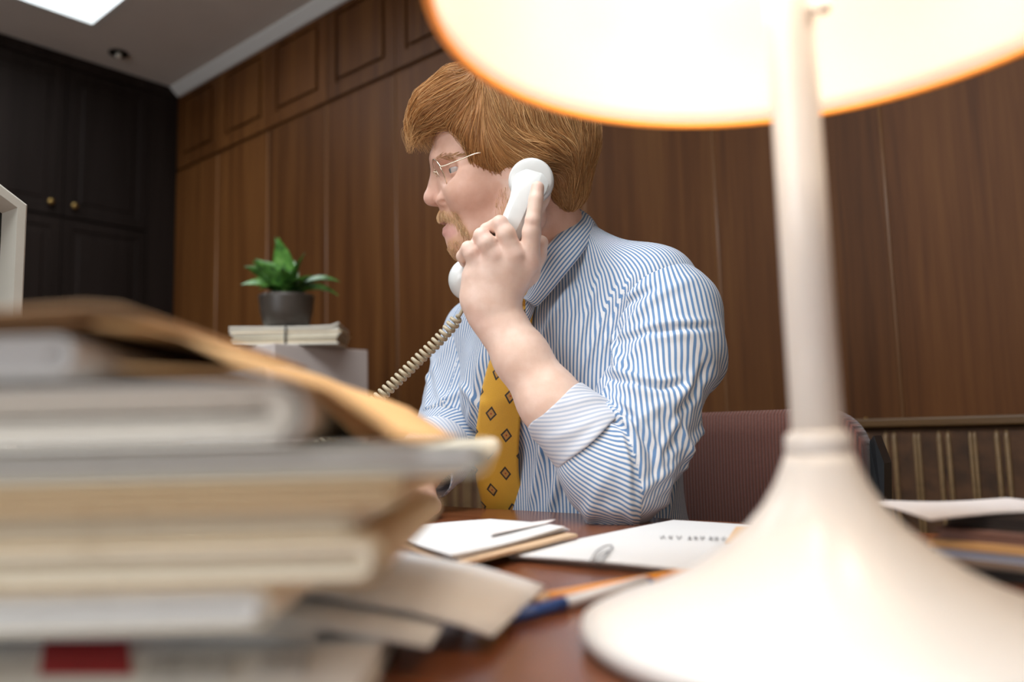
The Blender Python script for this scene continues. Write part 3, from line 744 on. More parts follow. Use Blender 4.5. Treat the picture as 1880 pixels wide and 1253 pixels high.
# ---------------------------------------------------------------- organic surfaces from smooth distance fields
class Field:
    """smooth unions / cuts of ellipsoids and tapered capsules, meshed with surface nets"""
    def __init__(s): s.p = []
    def ell(s, c, r, ax=None, k=.012, cut=False):
        ax = np.eye(3) if ax is None else np.asarray(ax, float)
        s.p.append(('e', np.asarray(c, float), np.asarray(r, float), ax, k, cut)); return s
    def cap(s, a, b, ra, rb, k=.012, cut=False, flat=None):
        """flat = (direction, factor): squeeze the section along that direction"""
        s.p.append(('c', np.asarray(a, float), np.asarray(b, float), float(ra), float(rb), k, cut, flat)); return s
    def chain(s, pts, k=.012):
        for (a, ra), (b, rb) in zip(pts, pts[1:]): s.cap(a, b, ra, rb, k)
        return s
    @staticmethod
    def dist(q, P):
        if q[0] == 'e':
            d = (P - q[1]) @ q[3].T; k0 = np.linalg.norm(d / q[2], axis=1); k1 = np.linalg.norm(d / q[2] ** 2, axis=1)
            return np.where(k1 > 1e-9, k0 * (k0 - 1) / np.maximum(k1, 1e-9), -q[2].min())
        a, b, ra, rb = q[1:5]; ab = b - a; d = P - a
        t = np.clip(d @ ab / (ab @ ab + 1e-12), 0, 1); o = d - t[:, None] * ab
        if q[7] is not None:
            n, f = q[7]; o = o + (o @ n)[:, None] * n * (f - 1)
        return np.linalg.norm(o, axis=1) - (ra + t * (rb - ra))
    def __call__(s, P, prims=None):
        D = None
        for q in (s.p if prims is None else prims):
            d = s.dist(q, P); k, cut = (q[4], q[5]) if q[0] == 'e' else (q[5], q[6])
            if D is None: D = d; continue
            if cut:
                h = np.clip(.5 - .5 * (D + d) / k, 0, 1); D = D + (-d - D) * h + k * h * (1 - h)
            else:
                h = np.clip(.5 + .5 * (D - d) / k, 0, 1); D = D + (d - D) * h - k * h * (1 - h)
        return D
    def grad(s, P, e=5e-4, prims=None):
        K4 = np.array([[1, -1, -1], [-1, -1, 1], [-1, 1, -1], [1, 1, 1.0]])
        g = sum(s(P + e * k, prims)[:, None] * k for k in K4)
        return g / (np.linalg.norm(g, axis=1)[:, None] + 1e-12)
    def mesh(s, lo, hi, h, nb=24):
        lo = np.asarray(lo, float); dims = np.ceil((np.asarray(hi) - lo) / h / nb).astype(int)
        keyv, pos, quads = [], [], []
        big = 1 << 20; half = nb * h * .5 * 1.74 + 2 * h
        rng = np.arange(-1, nb + 1)
        I, J, K = np.meshgrid(rng, rng, rng, indexing='ij'); off = np.stack([I, J, K], -1).reshape(-1, 3)
        m = nb + 2
        for bx in range(dims[0]):
            for by in range(dims[1]):
                for bz in range(dims[2]):
                    b0 = np.array([bx, by, bz]) * nb; c = lo + (b0 + nb / 2) * h
                    pr = []
                    for q in s.p:
                        d = s.dist(q, c[None])[0]
                        if d < half * 1.6 + .03: pr.append(q)
                    if not pr or all((q[5] if q[0] == 'e' else q[6]) for q in pr): continue
                    while (pr[0][5] if pr[0][0] == 'e' else pr[0][6]): pr = pr[1:]
                    if abs(s(c[None], pr)[0]) > half * 1.5: continue
                    V = s(lo + (b0 + off) * h, pr).reshape(m, m, m)
                    if V.min() > 0 or V.max() < 0: continue
                    S = V < 0
                    cnt = np.zeros((m - 1,) * 3, int); acc = np.zeros((m - 1, m - 1, m - 1, 3)); n = np.zeros((m - 1,) * 3)
                    C8 = [(i, j, k) for i in (0, 1) for j in (0, 1) for k in (0, 1)]
                    sl = lambda c: tuple(slice(c[a], m - 1 + c[a]) for a in range(3))
                    for c in C8: cnt += S[sl(c)]
                    for a in C8:
                        for ax in range(3):
                            if a[ax]: continue
                            b = list(a); b[ax] = 1; va, vb = V[sl(a)], V[sl(b)]
                            x = (va < 0) != (vb < 0); t = np.where(x, va / np.where(x, va - vb, 1), 0)
                            for q in range(3): acc[..., q] += np.where(x, a[q] + (t if q == ax else 0), 0)
                            n += x
                    ok = (cnt > 0) & (cnt < 8)
                    if not ok.any(): continue
                    ii = np.argwhere(ok); gi = b0 + ii - 1
                    keyv.append((gi[:, 0] * big + gi[:, 1]) * big + gi[:, 2] + (1 << 10) * (big * big + big + 1))
                    W = lo + (gi + acc[ok] / n[ok][:, None]) * h
                    pos.append(W - s.grad(W, prims=pr) * np.clip(s(W, pr), -h * .5, h * .5)[:, None])
                    for ax in range(3):
                        o1, o2 = (ax + 1) % 3, (ax + 2) % 3
                        lo_ = [slice(1, m - 1)] * 3; hi_ = [slice(1, m - 1)] * 3; hi_[ax] = slice(2, m)
                        sa, sb = S[tuple(lo_)], S[tuple(hi_)]
                        for flip, msk in ((False, sa & ~sb), (True, ~sa & sb)):
                            g = np.argwhere(msk) + b0
                            if not len(g): continue
                            q4 = []
                            for (u, v) in ((-1, -1), (0, -1), (0, 0), (-1, 0)):
                                gg = g.copy(); gg[:, o1] += u; gg[:, o2] += v
                                q4.append((gg[:, 0] * big + gg[:, 1]) * big + gg[:, 2] + (1 << 10) * (big * big + big + 1))
                            q4 = np.stack(q4, 1); quads.append(q4[:, ::-1] if flip else q4)
        kk = np.concatenate(keyv); pp_ = np.concatenate(pos); uk, ix = np.unique(kk, return_index=True); V = pp_[ix]
        Q = np.searchsorted(uk, np.concatenate(quads))
        return V, Q
def np_mesh(name, V, Q, mat, parent=None, smooth=True):
    m = bpy.data.meshes.new(name); n = Q.shape[1]
    m.vertices.add(len(V)); m.vertices.foreach_set('co', np.ascontiguousarray(V, np.float32).ravel())
    m.loops.add(Q.size); m.loops.foreach_set('vertex_index', np.ascontiguousarray(Q, np.int32).ravel())
    m.polygons.add(len(Q)); m.polygons.foreach_set('loop_start', np.arange(0, Q.size, n, dtype=np.int32))
    m.update(calc_edges=True); m.validate()
    m.polygons.foreach_set('use_smooth', np.full(len(Q), smooth))
    if mat: m.materials.append(mat)
    return link(bpy.data.objects.new(name, m), parent)
def smoothstep(a, b, x):
    t = np.clip((x - a) / (b - a), 0, 1); return t * t * (3 - 2 * t)
def in_poly(u, v, poly):
    ins = np.zeros(len(u), bool); n = len(poly)
    for i in range(n):
        x0, y0 = poly[i]; x1, y1 = poly[(i + 1) % n]
        c = ((y0 > v) != (y1 > v)) & (u < (x1 - x0) * (v - y0) / ((y1 - y0) + 1e-12) + x0); ins ^= c
    return ins

# ---------------------------------------------------------------- the man
man = root('person', 'man in striped shirt and yellow tie holding telephone handset to his ear, elbow on desk', 'person', (-.672, .98, 0))
MO = np.array(man.location)
yaw = math.radians(11)
hf = -RT * math.cos(yaw) - FW * math.sin(yaw)         # where the face points
hl = RT * math.sin(yaw) - FW * math.cos(yaw)          # his left, towards the camera
hu = UP
pt = math.radians(13)                                  # head bowed a little
hf2 = hf * math.cos(pt) - hu * math.sin(pt); hu2 = hu * math.cos(pt) + hf * math.sin(pt)
HAX = np.array([hf, hl, hu]); HAX2 = np.array([hf2, hl, hu2])
HM = at(945, 262, 1.09)
def mir(p): return p - 2 * ((p - HM) @ hl) * hl
body = Field()
# skull and face
body.ell(HM, (.099, .076, .087), HAX, .01)
body.ell(at(866, 300, 1.09), (.0515, .054, .075), HAX2, .02)
body.ell(at(877, 370, 1.09), (.041, .050, .058), HAX2, .02)
for f_ in (lambda p: p, mir):
    body.ell(f_(at(876, 346, 1.049)), (.036, .018, .024), HAX2, .035)
    body.cap(f_(at(968, 395, 1.035)), f_(at(862, 447, 1.077)), .017, .018, .03)
    body.cap(f_(at(952, 330, 1.03)), f_(at(968, 398, 1.035)), .018, .018, .03)
    body.cap(f_(at(804, 293, 1.078)), f_(at(846, 286, 1.047)), .0085, .0085, .014)
    body.ell(f_(at(818, 314, 1.0455)), (.0165, .017, .0125), HAX2, .012, True)
    body.ell(f_(at(842, 310, 1.0575)), (.0137, .0137, .0137), HAX2, .004)
    body.ell(f_(at(831, 312, 1.0490)), (.009, .0105, .0030), HAX2, .002, True)
body.ell(at(884, 420, 1.09), (.036, .042, .04), HAX2, .02)
body.ell(at(857, 452, 1.09), (.0205, .022, .0195), HAX2, .014)
body.ell(at(842, 418, 1.09), (.019, .024, .03), HAX2, .014)
body.ell(at(833, 397, 1.09), (.0205, .022, .012), HAX2, .012)
# nose
body.cap(at(807, 306, 1.09), at(795, 358, 1.09), .0075, .0105, .012)
body.ell(at(795.5, 364, 1.09), (.0128, .0115, .0105), HAX2, .006)
for f_ in (lambda p: p, mir):
    body.ell(f_(at(818.5, 367.5, 1.0775)), (.0135, .0070, .0095), HAX2, .006)
    body.ell(f_(at(804, 377.5, 1.0815)), (.0085, .0034, .0032), HAX2, .002, True)
# lips
body.ell(at(829, 407, 1.09), (.0112, .019, .0050), HAX2, .003)
body.ell(at(829, 426.5, 1.09), (.0125, .0170, .0075), HAX2, .003)
body.ell(at(814, 414.5, 1.09), (.0185, .0225, .0034), HAX2, .0015, True)
N_FACE = len(body.p)
# ear
EC = at(985, 342, 1.018)
for f_ in (lambda p: p, mir):
    body.ell(f_(EC), (.018, .008, .030), HAX2, .008)
    body.ell(f_(at(982, 342, 1.009)), (.009, .004, .016), HAX2, .006, True)
# neck, trunk
body.cap(at(992, 392, 1.10), at(1026, 478, 1.118), .050, .056, .02)
TC = np.array([-.672, .905, 1.02])
def tx(x, y, z): return np.array([x, y, z])
body.cap(tx(-.672, .91, 1.04), tx(-.672, .98, .70), .075, .09, .06)
body.cap(tx(-.55, .91, 1.0), tx(-.79, .91, 1.0), .05, .05, .05)
body.cap(tx(-.60, .99, .60), tx(-.75, .99, .60), .10, .10, .05)
# his left arm: upper arm inside the sleeve, forearm, wrist
SHL, ELB, WRI = at(1232, 548, 1.035), at(1133, 897, .940), at(905, 572, .975)
fa = (WRI - ELB) / np.linalg.norm(WRI - ELB); pl = np.cross(fa, FW); pl /= np.linalg.norm(pl)
body.cap(SHL, at(1222, 660, 1.0), .045, .044, .03); body.cap(at(1222, 660, 1.0), ELB, .044, .036, .03)
body.chain([(ELB, .034), (at(1058, 800, .947), .0365), (at(1010, 737, .955), .0350), (at(956, 654, .966), .0305), (at(922, 598, .973), .0262)], .02)
for s_, rr in ((.009, .0205), (-.009, .0205)):
    body.cap(at(922, 598, .973) + pl * s_, WRI + pl * s_ * 1.15, rr, .0195, .014)
# hand
def fing(*pts, k=.006): body.chain([(at(*p[:3]), p[3]) for p in pts], k)
WR2 = at(900, 556, .973)
for a in (((922, 552, .974), (972, 481, .962), .0165, .0130), ((910, 555, .969), (944, 469, .953), .0165, .0125),
          ((893, 556, .969), (908, 470, .955), .0165, .0120), ((877, 556, .974), (875, 482, .965), .0175, .0110)):
    body.cap(at(*a[0]), at(*a[1]), a[2], a[3], .014)
body.cap(at(873, 540, .978), at(872, 510, .974), .0175, .0145, .014)
body.cap(WRI + pl * .008, at(915, 545, .973), .019, .018, .014); body.cap(WRI - pl * .008, at(885, 548, .975), .019, .018, .014)
body.cap(at(905, 545, .982), at(925, 490, .972), .018, .012, .014)                       # palm
fing((972, 480, .961, .0128), (976, 426, .952, .0106), (978.5, 405, .949, .0093), k=.004)  # index, stretched along the handset
fing((978.5, 405, .949, .0093), (984, 366, .954, .0085), (987, 345, .958, .0079), k=.0025)
fing((944, 468, .953, .0122), (929, 430, .949, .0108), (918, 411, .951, .0096), k=.004)    # middle, hooked round
fing((918, 411, .951, .0096), (894, 423, .975, .0086), (888, 431, .990, .0080), (900, 441, 1.006, .0074), k=.0025)
fing((908, 469, .955, .0116), (893, 446, .951, .0105), (884, 433, .953, .0093), k=.004)    # ring
fing((884, 433, .953, .0093), (877, 447, .974, .0084), (880, 456, .990, .0078), (893, 462, 1.003, .0072), k=.0025)
fing((875, 481, .965, .0108), (866, 465, .961, .0096), (860, 456, .962, .0084), k=.004)    # little finger
fing((860, 456, .962, .0084), (850, 471, .976, .0078), (854, 481, .992, .0070), k=.0025)
fing((925, 545, .985, .017), (968, 502, .994, .0145), k=.014)                              # thumb behind
fing((968, 502, .994, .0145), (986, 468, .992, .0108), (993, 446, .986, .0092), k=.006)
# his right arm, resting on the desk
SHR, ELR = at(866, 622, 1.265), at(836, 800, 1.20)
WRR = at(768, 872, 1.09)
body.cap(SHR, ELR, .045, .036, .03); body.cap(ELR, WRR, .038, .026, .02)
hR = WRR + np.array([0, 0, -.012])
dR = (WRR - ELR); dR[2] = 0; dR /= np.linalg.norm(dR); sR = np.array([-dR[1], dR[0], 0])
pz = DZ + .016
pR = np.array([WRR[0], WRR[1], pz + .01]) + dR * .02
body.cap(WRR, pR, .024, .02, .02)
for k_ in range(4):
    b_ = pR + sR * (.027 - .018 * k_) + dR * .05; b_[2] = pz + .006
    body.cap(pR + sR * (.012 - .008 * k_), b_, .016, .011, .012)
    L_ = (.036, .042, .039, .03)[k_]
    m_ = b_ + dR * L_ + sR * (.004 - .003 * k_); m_[2] = pz + .004; e_ = m_ + dR * L_ * .75; e_[2] = DZ + .0085
    body.cap(b_, m_, .0098, .0088, .005); body.cap(m_, e_, .0088, .0074, .004)
t0_ = pR + sR * .02; t1_ = t0_ + sR * .03 + dR * .035; t1_[2] = pz; t2_ = t1_ + dR * .032 + sR * .008; t2_[2] = DZ + .010
body.cap(t0_, t1_, .015, .0105, .01); body.cap(t1_, t2_, .0105, .0085, .004)

BV, BQ = body.mesh((-1.02, .60, .50), (-.40, 1.14, 1.345), .0018)
def skin_mat():
    m, nt, b = new_mat('fair_skin')
    at_ = N(nt, 'ShaderNodeAttribute'); at_.attribute_name = 'tint'
    tc = N(nt, 'ShaderNodeTexCoord'); nz = N(nt, 'ShaderNodeTexNoise'); nz.inputs['Scale'].default_value = 420; nz.inputs['Detail'].default_value = 3
    n2 = N(nt, 'ShaderNodeTexNoise'); n2.inputs['Scale'].default_value = 60; n2.inputs['Detail'].default_value = 4
    for q in (nz, n2): nt.links.new(tc.outputs['Object'], q.inputs['Vector'])
    r = ramp(nt, [(.35, (.93, .88, .85)), (.62, (1, 1, 1))]); nt.links.new(n2.outputs['Fac'], r.inputs[0])
    mx = N(nt, 'ShaderNodeMix', data_type='RGBA', blend_type='MULTIPLY'); mx.inputs['Factor'].default_value = 1
    nt.links.new(at_.outputs['Color'], mx.inputs[6]); nt.links.new(r.outputs[0], mx.inputs[7])
    nt.links.new(mx.outputs[2], b.inputs['Base Color'])
    b.inputs['Roughness'].default_value = .48; b.inputs['Specular IOR Level'].default_value = .4
    b.inputs['Subsurface Weight'].default_value = .12; b.inputs['Subsurface Radius'].default_value = (.006, .0025, .0015); b.inputs['Subsurface Scale'].default_value = 1.0
    bp = N(nt, 'ShaderNodeBump'); bp.inputs['Strength'].default_value = .12; bp.inputs['Distance'].default_value = .0008
    nt.links.new(nz.outputs['Fac'], bp.inputs['Height']); nt.links.new(bp.outputs[0], b.inputs['Normal'])
    return m
def set_color(o, name, C):
    a = o.data.attributes.new(name, 'FLOAT_COLOR', 'POINT')
    a.data.foreach_set('color', np.concatenate([C, np.ones((len(C), 1))], 1).astype(np.float32).ravel())
bo = np_mesh('body', BV - MO, BQ, skin_mat(), man)
u, v, zd = to_px(BV)
tint = np.tile(np.array([.74, .465, .355]), (len(BV), 1))
def blob(px, py, rad, d=None, dr=.03):
    w_ = np.exp(-(((u - px) ** 2 + (v - py) ** 2) / rad ** 2))
    if d is not None: w_ = w_ * np.exp(-((zd - d) / dr) ** 2)
    return w_
def mixc(w_, c, amt=1.0):
    global tint
    w_ = np.clip(w_ * amt, 0, 1)[:, None]; tint = tint * (1 - w_) + np.array(c) * w_
hand = ((zd < 1.02) & (u < 1060) & (v > 330)).astype(float)
mixc(hand, (.79, .575, .47))
for q in ((975, 480), (950, 466), (912, 464), (878, 472), (918, 405), (884, 428), (860, 452)): mixc(blob(*q, 14, .955, .03), (.80, .54, .46), .5)
mixc(blob(880, 590, 22, .96), (.80, .54, .46), .45)
mixc(blob(880, 375, 45, 1.04, .05), (.70, .38, .29), .45)        # cheek
mixc(blob(790, 366, 20, 1.09, .05), (.72, .40, .32), .5)         # nose
face = (zd > 1.0) & (v < 500) & (v > 240) & (u < 1000)
lips = (in_poly(u, v, [(806, 418), (824, 415), (840, 421), (837, 431), (826, 438), (812, 435)]) | in_poly(u, v, [(806, 408), (822, 404), (841, 417), (828, 413), (812, 415)])) & face
mixc(lips.astype(float), (.60, .29, .26), .7)
bd_ = in_poly(u, v, [(798, 386), (840, 388), (862, 425), (905, 415), (935, 360), (960, 360), (975, 420), (900, 475), (845, 492), (822, 470), (822, 440), (848, 430), (838, 408), (798, 404)]) & face
mixc(bd_.astype(float), (.60, .34, .20), .75)
nail = blob(988, 341, 7, .952, .012); mixc(nail, (.78, .52, .47), .6)
for _ in range(4):                              # soften the patches of colour
    acc = tint.copy(); cn = np.ones(len(tint))
    for k_ in range(4):
        np.add.at(acc, BQ[:, k_], tint[BQ[:, (k_ + 1) % 4]]); np.add.at(cn, BQ[:, k_], 1)
    tint = acc / cn[:, None]
set_color(bo, 'tint', tint)

# eyes
M_eye, nt, b = new_mat('eyeball')
at_ = N(nt, 'ShaderNodeAttribute'); at_.attribute_name = 'tint'; nt.links.new(at_.outputs['Color'], b.inputs['Base Color']); b.inputs['Roughness'].default_value = .08
for f_ in (lambda p: p, mir):
    c_ = f_(at(842, 310, 1.0575)); V_, F_ = [], []
    prof = [(math.sin(a), math.cos(a)) for a in np.linspace(0, math.pi, 25)]
    ctr = []
    for s_, c2 in prof:
        for k_ in range(24):
            a = 2 * math.pi * k_ / 24
            V_.append(c_ - MO + .0128 * (hf2 * c2 + (hl * math.cos(a) + hu2 * math.sin(a)) * s_)); ctr.append(c2)
    for j in range(24):
        for k_ in range(24): F_.append((j * 24 + k_, j * 24 + (k_ + 1) % 24, j * 24 + 24 + (k_ + 1) % 24, j * 24 + 24 + k_))
    e = mesh('eye', V_, F_, M_eye, man, True); ctr = np.array(ctr)
    Cc = np.where((ctr > .975)[:, None], (.01, .01, .01), np.where((ctr > .89)[:, None], (.13, .20, .22), (.60, .55, .52)))
    set_color(e, 'tint', Cc)
# ---------------------------------------------------------------- hair
hair = Field()
hair.ell(at(946, 250, 1.09), (.1120, .0890, .0930), HAX, .01)
for f_ in (lambda p: p, mir):
    hair.chain([(at(905, 172, 1.055), .040), (at(850, 178, 1.055), .036), (at(803, 205, 1.062), .0300), (at(773, 240, 1.075), .0140)], .02) if f_(np.zeros(3)) is not None and f_ is not mir else \
        hair.chain([(mir(at(905, 172, 1.055)), .040), (mir(at(850, 178, 1.055)), .036), (mir(at(803, 208, 1.062)), .026)], .02)
    hair.cap(f_(at(880, 238, 1.036)), f_(at(915, 268, 1.030)), .017, .020, .02); hair.cap(f_(at(912, 268, 1.030)), f_(at(985, 285, 1.022)), .020, .024, .02)
    hair.cap(f_(at(915, 300, 1.028)), f_(at(931, 340, 1.026)), .0085, .0055, .01)
    hair.cap(f_(at(1020, 285, 1.050)), f_(at(1036, 350, 1.065)), .034, .024, .02)
hair.cap(at(1030, 270, 1.09), at(1040, 345, 1.095), .046, .028, .02)
hair.cap(at(820, 196, 1.09), at(776, 240, 1.085), .030, .0140, .02)
# clear of forehead, face and neck
hair.ell(at(800, 306, 1.05), (.047, .060, .050), HAX2, .012, True)
hair.ell(at(800, 306, 1.12), (.047, .060, .050), HAX2, .012, True)
hair.ell(at(888, 408, 1.06), (.058, .1, .055), HAX2, .012, True)
HV, HQ = hair.mesh((-.90, .55, 1.08), (-.45, 1.05, 1.37), .0026)
def hair_mat():
    m, nt, b = new_mat('ginger_hair')
    a = N(nt, 'ShaderNodeAttribute'); a.attribute_name = 'tint'; nt.links.new(a.outputs['Color'], b.inputs['Base Color'])
    b.inputs['Roughness'].default_value = .5; b.inputs['Specular IOR Level'].default_value = .35
    b.inputs['Sheen Weight'].default_value = .15; b.inputs['Sheen Tint'].default_value = (1, .75, .45, 1)
    return m
M_hair = hair_mat()
ho = np_mesh('hair', HV - MO, HQ, M_hair, man)
set_color(ho, 'tint', np.tile(np.array([.34, .155, .048]), (len(HV), 1)))
def flow(P):
    u, v, z = to_px(P)
    rx, ry = u - 893, v - 165
    # forelock: sweeping forward and down from the parting
    lx, ly = rx * 1.0, ry * .75 + 32 + .5 * np.clip(790 - u, 0, 60)
    # the rest: falling back and down, swept back over the ear
    g = smoothstep(205, 262, v) * (1 - smoothstep(300, 335, v)) * (1 - smoothstep(1020, 1075, u))
    bx = .30 + .95 * g - .35 * smoothstep(1045, 1090, u); by = 1.0 - .50 * g
    nl = np.sqrt(lx ** 2 + ly ** 2) + 1e-6; nb_ = np.sqrt(bx ** 2 + by ** 2)
    w_ = smoothstep(-48, 22, rx - .35 * (v - 165))
    dx = (1 - w_) * lx / nl + w_ * bx / nb_; dy = (1 - w_) * ly / nl + w_ * by / nb_
    return dx[:, None] * RT - dy[:, None] * UP
def strands(field, roots, dirf, L, n, r, lift, jit, cols, name, parent, mat, nseg=3, lock=0.0):
    rs = np.random.default_rng(3); P = roots.copy(); m = len(P)
    Lr = L * rs.uniform(.6, 1.25, m); lf = lift * rs.uniform(-.6, 1.0, m) ; pts = [P.copy()]
    Wv = rs.normal(size=(3, 12)); Wv /= np.linalg.norm(Wv, axis=0); ph = rs.uniform(0, 6.28, 12)
    cl = np.sin(roots @ Wv * 420 + ph)                        # locks: neighbours share a bend and a lift
    jd = rs.normal(size=(m, 3)) * jit + cl[:, :9].reshape(m, 3, 3).sum(2) * lock; lf = lf + lift * .6 * cl[:, 9:].sum(1) / 2; last = None
    for s_ in range(1, n):
        g = field.grad(P); d = dirf(P) + jd; d = d - (d * g).sum(1)[:, None] * g; d /= np.linalg.norm(d, axis=1)[:, None] + 1e-9
        if last is not None: d = d * .6 + last * .4
        last = d; P = P + d * (Lr / n)[:, None]
        t = s_ / n; want = lf * math.sin(math.pi * min(1, t * 1.1)) + np.maximum(lf, 0) * .5 * t * t
        g = field.grad(P); P = P + g * np.clip(want - field(P), -.004, .004)[:, None] * .8; pts.append(P.copy())
    pts = np.stack(pts, 1); rad_ok = np.isfinite(pts).all((1, 2)) & (np.linalg.norm(pts - pts[:, :1], axis=2).max(1) < L * 1.6)
    pts = pts[rad_ok]; m = len(pts)
    T = np.gradient(pts, axis=1); T /= np.linalg.norm(T, axis=2)[..., None] + 1e-9
    A = np.cross(T, np.broadcast_to(FW, T.shape)); A /= np.linalg.norm(A, axis=2)[..., None] + 1e-9; B_ = np.cross(T, A)
    prof = np.sin(np.pi * np.linspace(.12, .985, n)) ** .6
    rad = (r * rs.uniform(.7, 1.3, m))[:, None] * prof[None]
    ring = []
    for k_ in range(nseg):
        a = 2 * math.pi * k_ / nseg; ring.append(pts + rad[..., None] * (math.cos(a) * A + math.sin(a) * B_))
    V = np.stack(ring, 2)                                      # m, n, nseg, 3
    base = (np.arange(m) * n * nseg)[:, None, None] + (np.arange(n - 1) * nseg)[None, :, None]
    k_ = np.arange(nseg)[None, None]; k2 = (k_ + 1) % nseg
    Q = np.stack([base + k_, base + k2, base + nseg + k2, base + nseg + k_], -1).reshape(-1, 4)
    o = np_mesh(name, V.reshape(-1, 3) - MO, Q, mat, parent)
    ci = rs.integers(0, len(cols), m); C = np.array(cols)[ci] * rs.uniform(.75, 1.25, m)[:, None]
    set_color(o, 'tint', np.repeat(C, n * nseg, 0)); return o
rs = np.random.default_rng(5)
u, v, zd = to_px(HV)
sel = np.flatnonzero(~((u > 800) & (u < 850) & (v > 262)))
rt = HV[rs.choice(sel, 16000)]
so_ = strands(hair, rt, flow, .060, 8, .00031, .0032, .06, [(.52, .26, .088), (.58, .31, .115), (.46, .215, .068), (.66, .39, .17), (.38, .165, .05)], 'hair_strands', ho, M_hair, lock=.10)
so_['kind'] = 'stuff'
faceF = Field(); faceF.p = body.p[:N_FACE]
# loose wisps of the forelock, hanging free
wr_ = np.flatnonzero((u > 745) & (u < 835) & (v > 170) & (v < 262) & (zd < 1.10)); P = HV[rs.choice(wr_, 420)]; nW = 9; pts = [P.copy()]
tgt = np.stack([at(px, py, d_) for px, py, d_ in zip(rs.uniform(744, 800, 420), rs.uniform(240, 284, 420), rs.uniform(1.05, 1.085, 420))])
mid = (P + tgt) / 2 + (hf * .012 + hu * .012) * rs.uniform(.3, 1.3, (420, 1)) + rs.normal(size=(420, 3)) * .003
T_ = np.linspace(0, 1, nW)[None, :, None]; C3 = P[:, None] * (1 - T_) ** 2 + 2 * mid[:, None] * T_ * (1 - T_) + tgt[:, None] * T_ ** 2
Vw, Qw, cw = [], [], []
for i in range(420):
    vv, ff = tube_data(C3[i], .00022 * np.sin(np.pi * np.linspace(.2, .97, nW)) ** .5, 3); b0 = len(Vw); Vw += vv; Qw += [tuple(q + b0 for q in f4) for f4 in ff if len(f4) == 4]; cw += [np.array([.58, .31, .115]) * rs.uniform(.8, 1.2)] * len(vv)
wo = np_mesh('loose_wisps', np.array(Vw) - MO, np.array(Qw), M_hair, ho); set_color(wo, 'tint', np.array(cw)); wo['kind'] = 'stuff'
# beard, moustache, eyebrows
u, v, zd = to_px(BV); nearf = (zd > 1.0) & (zd < 1.19)
def sub(poly, n, extra=None):
    i = np.flatnonzero(in_poly(u, v, poly) & nearf & (True if extra is None else extra)); return BV[rs.choice(i, n)]
BC = [(.74, .50, .27), (.80, .56, .33), (.64, .40, .20)]
def dirc(dx, dy): return lambda P: np.tile(dx * RT - dy * UP, (len(P), 1))
mu = sub([(799, 386), (816, 385), (838, 390), (856, 418), (858, 434), (846, 428), (836, 407), (800, 401)], 1900)
s1 = strands(faceF, mu, dirc(.5, 1), .0105, 5, .00020, .0014, .25, BC, 'moustache', bo, M_hair); s1['kind'] = 'stuff'
be = np.concatenate([sub([(822, 442), (850, 440), (868, 470), (846, 494), (820, 476)], 1300), sub([(848, 428), (880, 425), (930, 415), (960, 385), (985, 420), (900, 480), (856, 476)], 3200), sub([(915, 345), (945, 340), (965, 390), (930, 420), (900, 420)], 900)])
s2 = strands(faceF, be, dirc(.12, 1), .0070, 5, .0002, .0012, .3, BC, 'beard', bo, M_hair); s2['kind'] = 'stuff'
br = sub([(798, 288), (820, 282), (852, 281), (856, 287), (826, 291), (800, 296)], 500)
s3 = strands(faceF, br, dirc(1, -.15), .009, 5, .00022, .001, .2, [(.42, .22, .09), (.50, .28, .12)], 'eyebrow', bo, M_hair); s3['kind'] = 'stuff'
# ---------------------------------------------------------------- spectacles, handset
M_gold = plain('pale_gold_wire', (.80, .70, .55), .18, metal=1)
M_lens, nt, b = new_mat('spectacle_lens')
tp_ = N(nt, 'ShaderNodeBsdfTransparent'); gs = N(nt, 'ShaderNodeBsdfGlossy'); gs.inputs['Roughness'].default_value = .02
mxs = N(nt, 'ShaderNodeMixShader'); mxs.inputs[0].default_value = .09
nt.links.new(tp_.outputs[0], mxs.inputs[1]); nt.links.new(gs.outputs[0], mxs.inputs[2]); nt.links.new(mxs.outputs[0], nt.nodes['Material Output'].inputs['Surface'])
gl = bpy.data.objects.new('eyeglasses', None); link(gl, man); gl.empty_display_size = .02
lc = at(808, 321, 1.053); lu = -(26 * RT) * -1 * -1 + 54 * UP; lu = -26 * RT + 54 * UP; lu /= np.linalg.norm(lu)
ln = -(54 * RT) - 26 * UP; ln /= np.linalg.norm(ln); ln = ln * math.cos(math.radians(12)) - FW * math.sin(math.radians(12)); ln /= np.linalg.norm(ln)
ls_ = np.cross(lu, ln); ls_ /= np.linalg.norm(ls_)
if ls_ @ hl < 0: ls_ = -ls_
def lens(c):
    th = np.linspace(0, 2 * np.pi, 41)[:-1]
    P = np.array([c + .0212 * (math.cos(a) * lu + math.sin(a) * ls_) for a in th])
    V, Fc = [], []; n = len(P)
    for i in range(n):
        t = P[(i + 1) % n] - P[i - 1]; t /= np.linalg.norm(t); o1 = (P[i] - c) / np.linalg.norm(P[i] - c)
        for k in range(6):
            a = 2 * math.pi * k / 6; V.append(P[i] + .0008 * (math.cos(a) * o1 + math.sin(a) * ln) - MO)
    for i in range(n):
        for k in range(6): Fc.append((i * 6 + k, i * 6 + (k + 1) % 6, ((i + 1) % n) * 6 + (k + 1) % 6, ((i + 1) % n) * 6 + k))
    mesh('rim', V, Fc, M_gold, gl, True)
    V = [c - MO + .0011 * ln] + [p + .0004 * ln - MO for p in P] + [c - MO + .0003 * ln] + [p - .0004 * ln - MO for p in P]
    Fc = [(0, 1 + i, 1 + (i + 1) % n) for i in range(n)] + [(n + 1, n + 2 + (i + 1) % n, n + 2 + i) for i in range(n)]
    mesh('lens', V, Fc, M_lens, gl, True)
lcm = mir(lc); lens(lc); lens(lcm)
